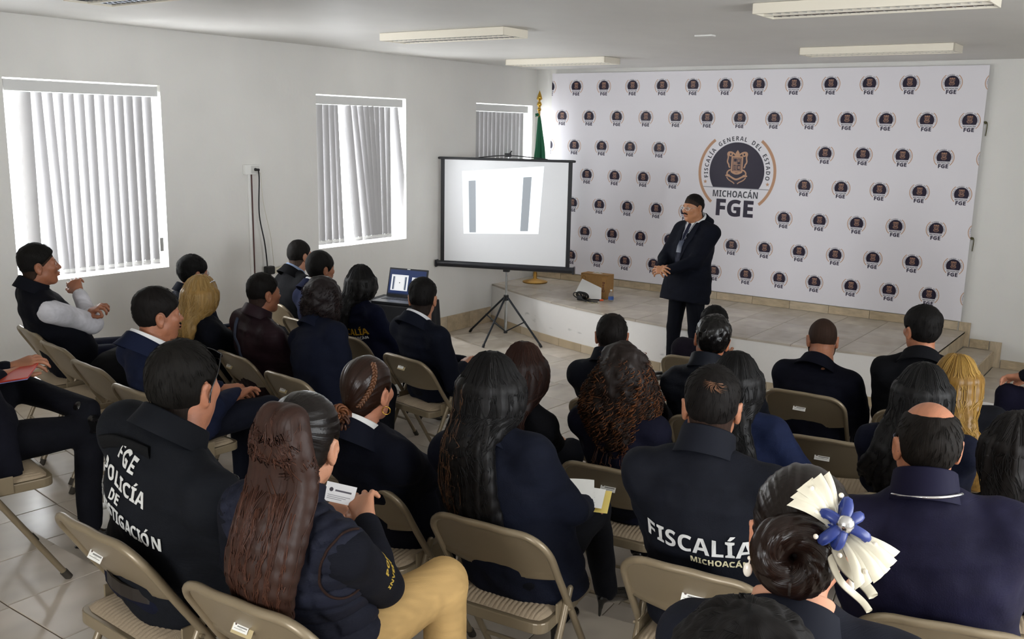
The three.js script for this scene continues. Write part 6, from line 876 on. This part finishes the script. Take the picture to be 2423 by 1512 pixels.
P_('Ca', [1.031, 1.35, 5.733], -5, { label: 'man with glasses and navy jacket just behind the blond woman', sex: 'm', near: 1, face: 1, skin: 0xa9775a, top: { color: 0x1b2033, collar: 'stand', ch: 0.03 }, hair: shortHair({ color: 0x0f0d0d, top: 0.022, side: 0.01, line: -0.03 }), extra: (x) => glasses(x, silver, 0) });
P_('Cf', [4.404, 1.35, 6.445], 33, { label: 'woman with auburn brown hair in black jacket', sex: 'f', near: 1, skin: 0xb98b70, top: { color: 0x121218 }, sw: 0.15, hair: longHair({ color: 0x26140f, len: 0.2, hw: 0.1, thick: 0.013, strandColor: 0x3a1f16, wisps: 0.08 }) });
P_('C8', [4.859, 1.375, 6.365], 29, { label: 'woman with a big mane of long brown curls', sex: 'f', near: 2, skin: 0xb07e62, girth: 1.15, sw: 0.165, top: { color: 0x1c1d33, kind: 'shirt', name: 'sweater' }, hair: curlyHair({ color: 0x1c100b, blobs: [[[0, 0.04, 0.02], [0.1, 0.11, 0.11]], [[0, -0.02, 0.05], [0.13, 0.13, 0.1]], [[0.06, -0.13, 0.06], [0.1, 0.13, 0.08]], [[-0.06, -0.13, 0.06], [0.1, 0.13, 0.08]], [[0, -0.23, 0.09], [0.1, 0.1, 0.06]], [[-0.1, -0.09, 0.03], [0.07, 0.1, 0.07]], [[0.1, -0.09, 0.03], [0.07, 0.1, 0.07]]], tones: [0x38200f, 0x5c3319, 0x7d4a26, 0x281710], curls: 560, clen: [0.06, 0.14], cr: [0.005, 0.0095], rough: 0.012 }) });
P_('Cg', [5.289, 1.39, 6.178], 22, { label: 'woman with long black hair and denim blue sleeves beside the FISCALÍA man', sex: 'f', near: 1, skin: 0xb98b70, girth: 1.1, sw: 0.16, hands: [V(-0.05, 0.66, -0.28), V(0.2, 0.6, -0.15)], poles: [V(-0.55, -0.6, 0.6), V(0.8, -0.45, 0.35)], top: { color: 0x232f55, kind: 'shirt', name: 'denim_shirt', rough: 0.8 }, hair: longHair({ color: 0x0d0b0c, len: 0.36, hw: 0.09, thick: 0.018 }) });
P_('Ch', [5.952, 1.395, 5.888], 16, { label: 'woman with straight black hair in navy blouse before the balding man', sex: 'f', near: 1, skin: 0xb98b70, girth: 1.15, sw: 0.17, top: { color: 0x1a1f36, kind: 'shirt', name: 'blouse' }, hair: longHair({ color: 0x0d0b0c, len: 0.28, hw: 0.14, thick: 0.018, shift: -0.06, wisps: 0.09 }) });
P_('Ci', [6.34, 1.34, 6.2], 14, { label: 'woman with dark wavy hair half hidden by the balding man', sex: 'f', near: 1, skin: 0xb98b70, top: { color: 0x171926 }, hair: longHair({ color: 0x16100e, len: 0.26, hw: 0.12, wave: 0.008, thick: 0.02 }) });

// first row -----------------------------------------------------------------------
P_('Cc', [0.949, 1.37, 4.674], 0, { label: 'man in black suit with greying temples nearest the socket', sex: 'm', face: 1, skin: 0xb58468, girth: 1.1, top: suit(0x15151a, 0x8fa0bd), hair: shortHair({ color: 0x1a1613, top: 0.012, side: 0.005, line: -0.005, stubble: 0x5a4a40 }) });
P_('Cd', [1.604, 1.37, 5.055], -8, { label: 'man in blue suit with dark hair behind the curly-haired woman', sex: 'm', face: 1, skin: 0x9a6a4e, girth: 1.1, top: suit(0x232c52, 0xefefef), hair: shortHair({ color: 0x120f0d, top: 0.02, side: 0.012, line: -0.03 }) });
P_('Ce', [2.19, 1.35, 5.227], 25, { label: 'woman with long black hair and yellow lettering on navy sweater facing the laptop', sex: 'f', near: 1, skin: 0xb98b70, girth: 1.12, sw: 0.165, top: { color: 0x161c3a, kind: 'shirt', name: 'sweater' }, hair: longHair({ color: 0x0c0a0b, len: 0.27, hw: 0.055, shift: -0.1, thick: 0.012, r0: 0.03 }), extra: (x) => { mesh('lettering', backText(x.J, x.fr, 'FISCALÍA', 0.045, 0.02, -0.2), cloth(0xc79a2e, 0.7, 0), x.P, 'yellow lettering FISCALÍA'); mesh('lettering', backText(x.J, x.fr, 'MICHOACÁN', 0.02, 0.055, -0.232), cloth(0xe4e4e6, 0.7, 0), x.P, 'white lettering MICHOACÁN'); } });
P_('C11', [2.962, 1.37, 5.479], 30, { label: 'young man in dark suit with glasses on chair by the aisle', sex: 'm', near: 1, skin: 0xa9775a, top: suit(0x181d2e, 0xe9e9ec, { cuff: 0xf0f0f2 }), fine: 1, hands: [V(0.0, 0.63, -0.3), V(0.1, 0.65, -0.18)], hair: shortHair({ color: 0x100d0c, top: 0.018, side: 0.005, line: -0.01, stubble: 0x2c221d }), extra: (x) => glasses(x, M.black, 0) });
P_('C8b', [4.341, 1.35, 5.555], 29, { label: 'man with thinning crown in dark fleece before the stage', sex: 'm', near: 1, skin: 0xa4694c, girth: 1.08, top: { color: 0x1b1f2b, collar: 'stand', ch: 0.04 }, hair: shortHair({ color: 0x16110f, top: 0.006, side: 0.008, line: -0.04, stubble: 0x2a1d18, bald: [[[0.0, 0.13, -0.02], [0.03, 0.03, 0.07]]] }) });
P_('Cj', [4.871, 1.385, 5.44], 27, { label: 'man with wet slicked hair in dark puffer vest', sex: 'm', near: 1, skin: 0xb0714f, girth: 1.12, roll: -8, top: { color: 0x1d212c, collar: 'stand', ch: 0.04, puff: 0.026, rough: 0.55, quilt: (x, y) => 0.005 * Math.abs(Math.sin(y * Math.PI / 0.055)) * -1 }, hair: shortHair({ color: 0x0f0d0d, top: 0.015, side: 0.01, line: -0.035, gloss: 0.22, spike: 0.0045 }) });
P_('Ck', [5.957, 1.32, 5.261], 14, { label: 'woman with long straight golden blond hair', sex: 'f', near: 1, skin: 0xc39474, top: { color: 0x14161f }, hair: longHair({ color: 0x8f6a2e, len: 0.36, hw: 0.06, shift: 0.05, thick: 0.016, strandColor: 0xc39a50, gloss: 0.36, strands: 150 }) });
// front row
P_('C9', [5.089, 1.25, 4.451], 24, { label: 'man with shaved head bending forward in navy suit', sex: 'm', near: 1, nod: 22, skin: 0xab7557, girth: 1.15, hands: [V(-0.05, 0.66, -0.32), V(0.1, 0.66, -0.32)], top: { color: 0x151728, collar: 'suit', skirt: 1 }, hair: shortHair({ color: 0x3d2b22, top: 0.0026, side: 0.0022, line: -0.02, spike: 0.0002, gloss: 0.75 }), extra: (x) => { mesh('beard', merge([tube([x.hp(-0.066, -0.03, -0.01), x.hp(-0.058, -0.07, -0.03), x.hp(-0.03, -0.098, -0.065), x.hp(0, -0.108, -0.075), x.hp(0.03, -0.098, -0.065), x.hp(0.058, -0.07, -0.03), x.hp(0.066, -0.03, -0.01)], 0.012, 30, 7)]), hairMat(0x241a16, 0.8), x.P); } });
P_('Cl', [5.655, 1.41, 4.607], 42, { label: 'man in black suit with thick dark hair by the stage steps', sex: 'm', near: 1, face: 1, skin: 0xab7557, top: suit(0x15161c, undefined), hair: shortHair({ color: 0x110e0d, top: 0.022, side: 0.007, line: -0.02 }) });
P_('Cm', [4.359, 1.21, 4.295], 25, { label: 'man in dark purple jacket leaning, hidden behind the slick-haired man', sex: 'm', near: 1, skin: 0xa9775a, girth: 1.15, top: { color: 0x251d2c, collar: 'stand', ch: 0.03 }, hair: shortHair({ color: 0x0f0d0d, top: 0.014, side: 0.009 }) });

// ---------------------------------------------------------------- the speaker
{
  const root = [3.03, 1.93, 160, 0];
  person({ label: 'speaker with moustache and glasses in dark suit standing before the stage', at: root, head: [3.03, 1.735, 1.87], sex: 'm', pose: 'stand', near: 1, face: 1, fat: 0.6, skin: 0xb5835f, girth: 1.22, sw: 0.19, look: -4, nod: 3, fine: 1, curl: 0.75, tall: 1, shoe: 'oxford',
    hands: [V(-0.035, 1.07, -0.27), V(0.06, 1.075, -0.255)], poles: [V(-0.8, -0.5, 0.35), V(0.8, -0.5, 0.35)], handRot: [basis(V(0.85, -0.05, -0.5), V(0.35, 0.4, -0.85)), basis(V(-0.85, -0.05, -0.5), V(-0.35, 0.4, -0.85))],
    legs: [[V(-0.095, 0.92, 0.03), V(-0.13, 0.5, 0.03), V(-0.15, 0.09, 0.06)], [V(0.095, 0.92, 0.03), V(0.12, 0.5, 0.0), V(0.13, 0.09, 0.0)]], toes: [V(-0.35, 0, -1), V(0.3, 0, -1)],
    top: suit(0x171b2a, 0xf2f2f2, { cuff: 0xf2f2f2, cell: 0.011, puff: 0.018 }), trousers: 0x151824, trouserCell: 0.013,
    hair: shortHair({ color: 0x1b1715, top: 0.004, side: 0.0035, line: 0.04, slope: 0.75, stubble: 0x3a2d27 }),
    extra: (x) => {
      const fp = (a, b, lift) => { const q = x.at(a, b, -0.4); for (let k = 0; k < 90; k++) { const d = x.J.at(q.x, q.y, q.z); if (d < 0.002) break; q.addScaledVector(x.B, Math.max(0.002, Math.min(d, 0.02))); } return q.addScaledVector(x.B, -lift); };
      const strip = (L, Rr, lift) => { const pos = [], idx = [], n = L.length, m = 6; L.forEach((l, i) => { for (let j = 0; j <= m; j++) { const t = j / m, q = fp(l[0] + (Rr[i][0] - l[0]) * t, l[1] + (Rr[i][1] - l[1]) * t, lift); pos.push(q.x, q.y, q.z); } }); for (let i = 0; i < n - 1; i++) for (let j = 0; j < m; j++) { const a = i * (m + 1) + j; idx.push(a, a + 1, a + m + 1, a + 1, a + m + 2, a + m + 1); } const g = new THREE.BufferGeometry(); g.setAttribute('position', new THREE.Float32BufferAttribute(pos, 3)); g.setIndex(idx); g.computeVertexNormals(); return g; };
      const ys = [-0.02, -0.06, -0.12, -0.18, -0.24, -0.3, -0.36, -0.42];
      mesh('shirt_front', strip(ys.slice(0, 5).map((y, i) => [-0.062 * (1 - i / 4.6), y]), ys.slice(0, 5).map((y, i) => [0.062 * (1 - i / 4.6), y]), 0.002), cloth(0xf0f0f2, 0.8, 0), x.P, 'white shirt front');
      mesh('tie', strip(ys.map((y, i) => [-0.017 - 0.002 * i, y]), ys.map((y, i) => [0.017 + 0.002 * i, y]), 0.006), cloth(0x1d2142, 0.5), x.P, 'dark blue tie');
      for (const s of [-1, 1]) mesh('lapel', strip(ys.map((y, i) => [s * (0.06 * (1 - i / 7.6)), y]), ys.map((y, i) => [s * (0.062 * (1 - i / 7.6) + (i < 3 ? 0.035 + 0.012 * i : 0.058 - 0.011 * (i - 3))), y]), 0.006), cloth(0x1a1e2e, 0.8), x.P);
      const l1 = [], l2 = []; for (let i = 0; i <= 8; i++) { const t = i / 8; l1.push(fp(-0.055 + 0.05 * t, -0.01 - 0.2 * t, 0.009)); l2.push(fp(0.055 - 0.05 * t, -0.01 - 0.2 * t, 0.009)); } mesh('lanyard', merge([tube(l1, 0.003, 16, 5), tube(l2, 0.003, 16, 5)]), std(0x5a5f6c, 0.6), x.P, 'grey lanyard'); mesh('badge', strip([[-0.032, -0.2], [-0.032, -0.25], [-0.032, -0.31]], [[0.028, -0.2], [0.028, -0.25], [0.028, -0.31]], 0.011), std(0x1d2740, 0.35), x.P, 'dark badge on lanyard');
      glasses(x, silver, 0);
      mesh('moustache', tube([x.hp(-0.027, -0.053, -0.088), x.hp(-0.012, -0.043, -0.1), x.hp(0, -0.041, -0.103), x.hp(0.012, -0.043, -0.1), x.hp(0.027, -0.053, -0.088)], 0.0052, 20, 6), hairMat(0x231a16, 0.7), x.P);
      const rg = new THREE.TorusGeometry(0.0095, 0.002, 6, 16); rg.translate(...x.W[1].clone().add(V(-0.085, -0.012, -0.06)).toArray()); mesh('ring', rg, gold, x.P, 'gold ring');
    } });
}
// ---------------------------------------------------------------- person cut by the right edge
person({ label: 'person at the right edge with watch, folded hands and dark trousers', at: [6.36, 3.5, 75, 0.15], head: [6.46, 1.42, 3.52], sex: 'f', near: 1, skin: 0xb98468, look: 10, fine: 1, curl: 0.8, hands: [V(-0.12, 0.7, -0.4), V(-0.05, 0.68, -0.37)], top: suit(0x171929, undefined), trousers: 0x1c1a33, legs: [[V(-0.09, 0.54, 0.0), V(-0.1, 0.5, -0.4), V(-0.12, 0.12, -0.35)], [V(0.09, 0.54, 0.03), V(-0.1, 0.6, -0.4), V(0.08, 0.17, -0.46)]], shoeMat: std(0x4a3226, 0.45), hair: longHair({ color: 0x1a1210, len: 0.2, strands: 30 }), extra: (x) => watch(x, 0, M.black) });
chair(6.36, 3.5, 75, 0.15, 'folding chair under the person cut by the right edge');

// ---------------------------------------------------------------- small things in the audience
{
  const p = thing('yellow_folder', 'yellow folder with white sheets on the lap of the long-haired woman', 'folder'); p.position.set(5.1, 0.99, 7.06); p.rotation.set(R(8), R(24), R(-4)); p.scale.setScalar(0.72);
  mesh('cover', rbox(-0.14, 0.14, -0.003, 0, -0.11, 0.11, 0.001, 1), std(0xe6cf74, 0.7), p, 'yellow card cover');
  const txt = canvas(256, 200, (c) => { c.fillStyle = '#f4f4f1'; c.fillRect(0, 0, 256, 200); c.fillStyle = '#8c8c92'; for (let i = 0; i < 9; i++) c.fillRect(26, 30 + i * 17, 120 + 80 * ((i * 37) % 10) / 10, 3); });
  const pg = new THREE.PlaneGeometry(0.25, 0.195, 8, 4); { const q = pg.attributes.position; for (let i = 0; i < q.count; i++) q.setZ(i, 0.004 + 0.012 * Math.sin((q.getX(i) + 0.125) * 9)); } pg.rotateX(-Math.PI / 2); pg.computeVertexNormals();
  const a = mesh('sheet', pg, new THREE.MeshPhysicalMaterial({ map: txt, roughness: 0.7, side: THREE.DoubleSide }), p); a.position.set(-0.015, 0, 0.0); const b = mesh('sheet', pg.clone(), new THREE.MeshPhysicalMaterial({ color: 0xf1f1ee, roughness: 0.7, side: THREE.DoubleSide }), p); b.position.set(-0.07, 0.012, -0.05); b.rotation.y = 0.12;
  // the card is held between the fingers of the woman with the ponytail
  const card = canvas(200, 120, (c) => { c.fillStyle = '#e9e8ea'; c.fillRect(0, 0, 200, 120); c.fillStyle = '#3a3640'; c.beginPath(); c.arc(40, 44, 13, 0, 7); c.fill(); c.fillStyle = '#55525c'; c.fillRect(66, 40, 108, 11); c.fillStyle = '#9a98a0'; for (let i = 0; i < 3; i++) c.fillRect(24, 76 + i * 11, 150 - i * 26, 4); });
  const k = solo('business_card', new THREE.PlaneGeometry(0.086, 0.054), new THREE.MeshPhysicalMaterial({ map: card, roughness: 0.5, side: THREE.DoubleSide }), 'small white card held by the woman with the ponytail', 'card'); k.position.set(4.905, 1.268, 8.045); k.rotation.set(R(-32), R(42), R(-14), 'YXZ');
  // red folder on the lap of the person at the left edge
  const r = thing('red_folder', 'thin red folder on the lap of the person at left', 'folder'); r.position.set(2.66, 1.19, 7.9); r.rotation.set(R(4), R(50), R(8), 'YXZ'); mesh('cover', rbox(-0.15, 0.15, 0, 0.006, -0.1, 0.1, 0.002, 1), std(0xc23a22, 0.5), r); mesh('sheets', rbox(-0.146, 0.146, -0.005, -0.0005, -0.098, 0.098, 0.001, 1), std(0x8d86b8, 0.7), r);
  // foam cup on the floor
  const cup = thing('foam_cup', 'white foam cup standing on the floor behind the chair', 'cup'); cup.position.set(2.88, 0.45, 7.6);
  mesh('cup', new THREE.LatheGeometry([[0, 0.002], [0.03, 0.002], [0.032, 0.004], [0.045, 0.105], [0.048, 0.108], [0.046, 0.11], [0.042, 0.106], [0.03, 0.008], [0, 0.007]].map((q) => new THREE.Vector2(...q)), 28), std(0xeeece6, 0.6), cup);
  // black jacket bundle on the spare chair
  const F = solid([[ell([0, 0.1, 0], [0.17, 0.12, 0.16]), 0.03], [ell([0.05, 0.16, -0.06], [0.12, 0.1, 0.1]), 0.05], [ell([-0.08, 0.06, 0.05], [0.12, 0.06, 0.11]), 0.05]], 0.012); F.warp((x, y, z) => 0.014 * noise3(x * 9, y * 9, z * 9) + 0.006 * noise3(x * 22, y * 22, z * 22)); F.cut((x, y) => 0.002 - y, 0.01);
  const bg = solo('black_bag', F.geo(), cloth(0x0f0f12, 0.8), 'soft black bag lying on the chair beside the vest man', 'bag'); bg.position.set(1.75, 0.752, 6.78);
}

scene.traverse((o) => { if (o.isMesh) { o.castShadow = true; o.receiveShadow = true; } });
renderer.render(scene, camera);
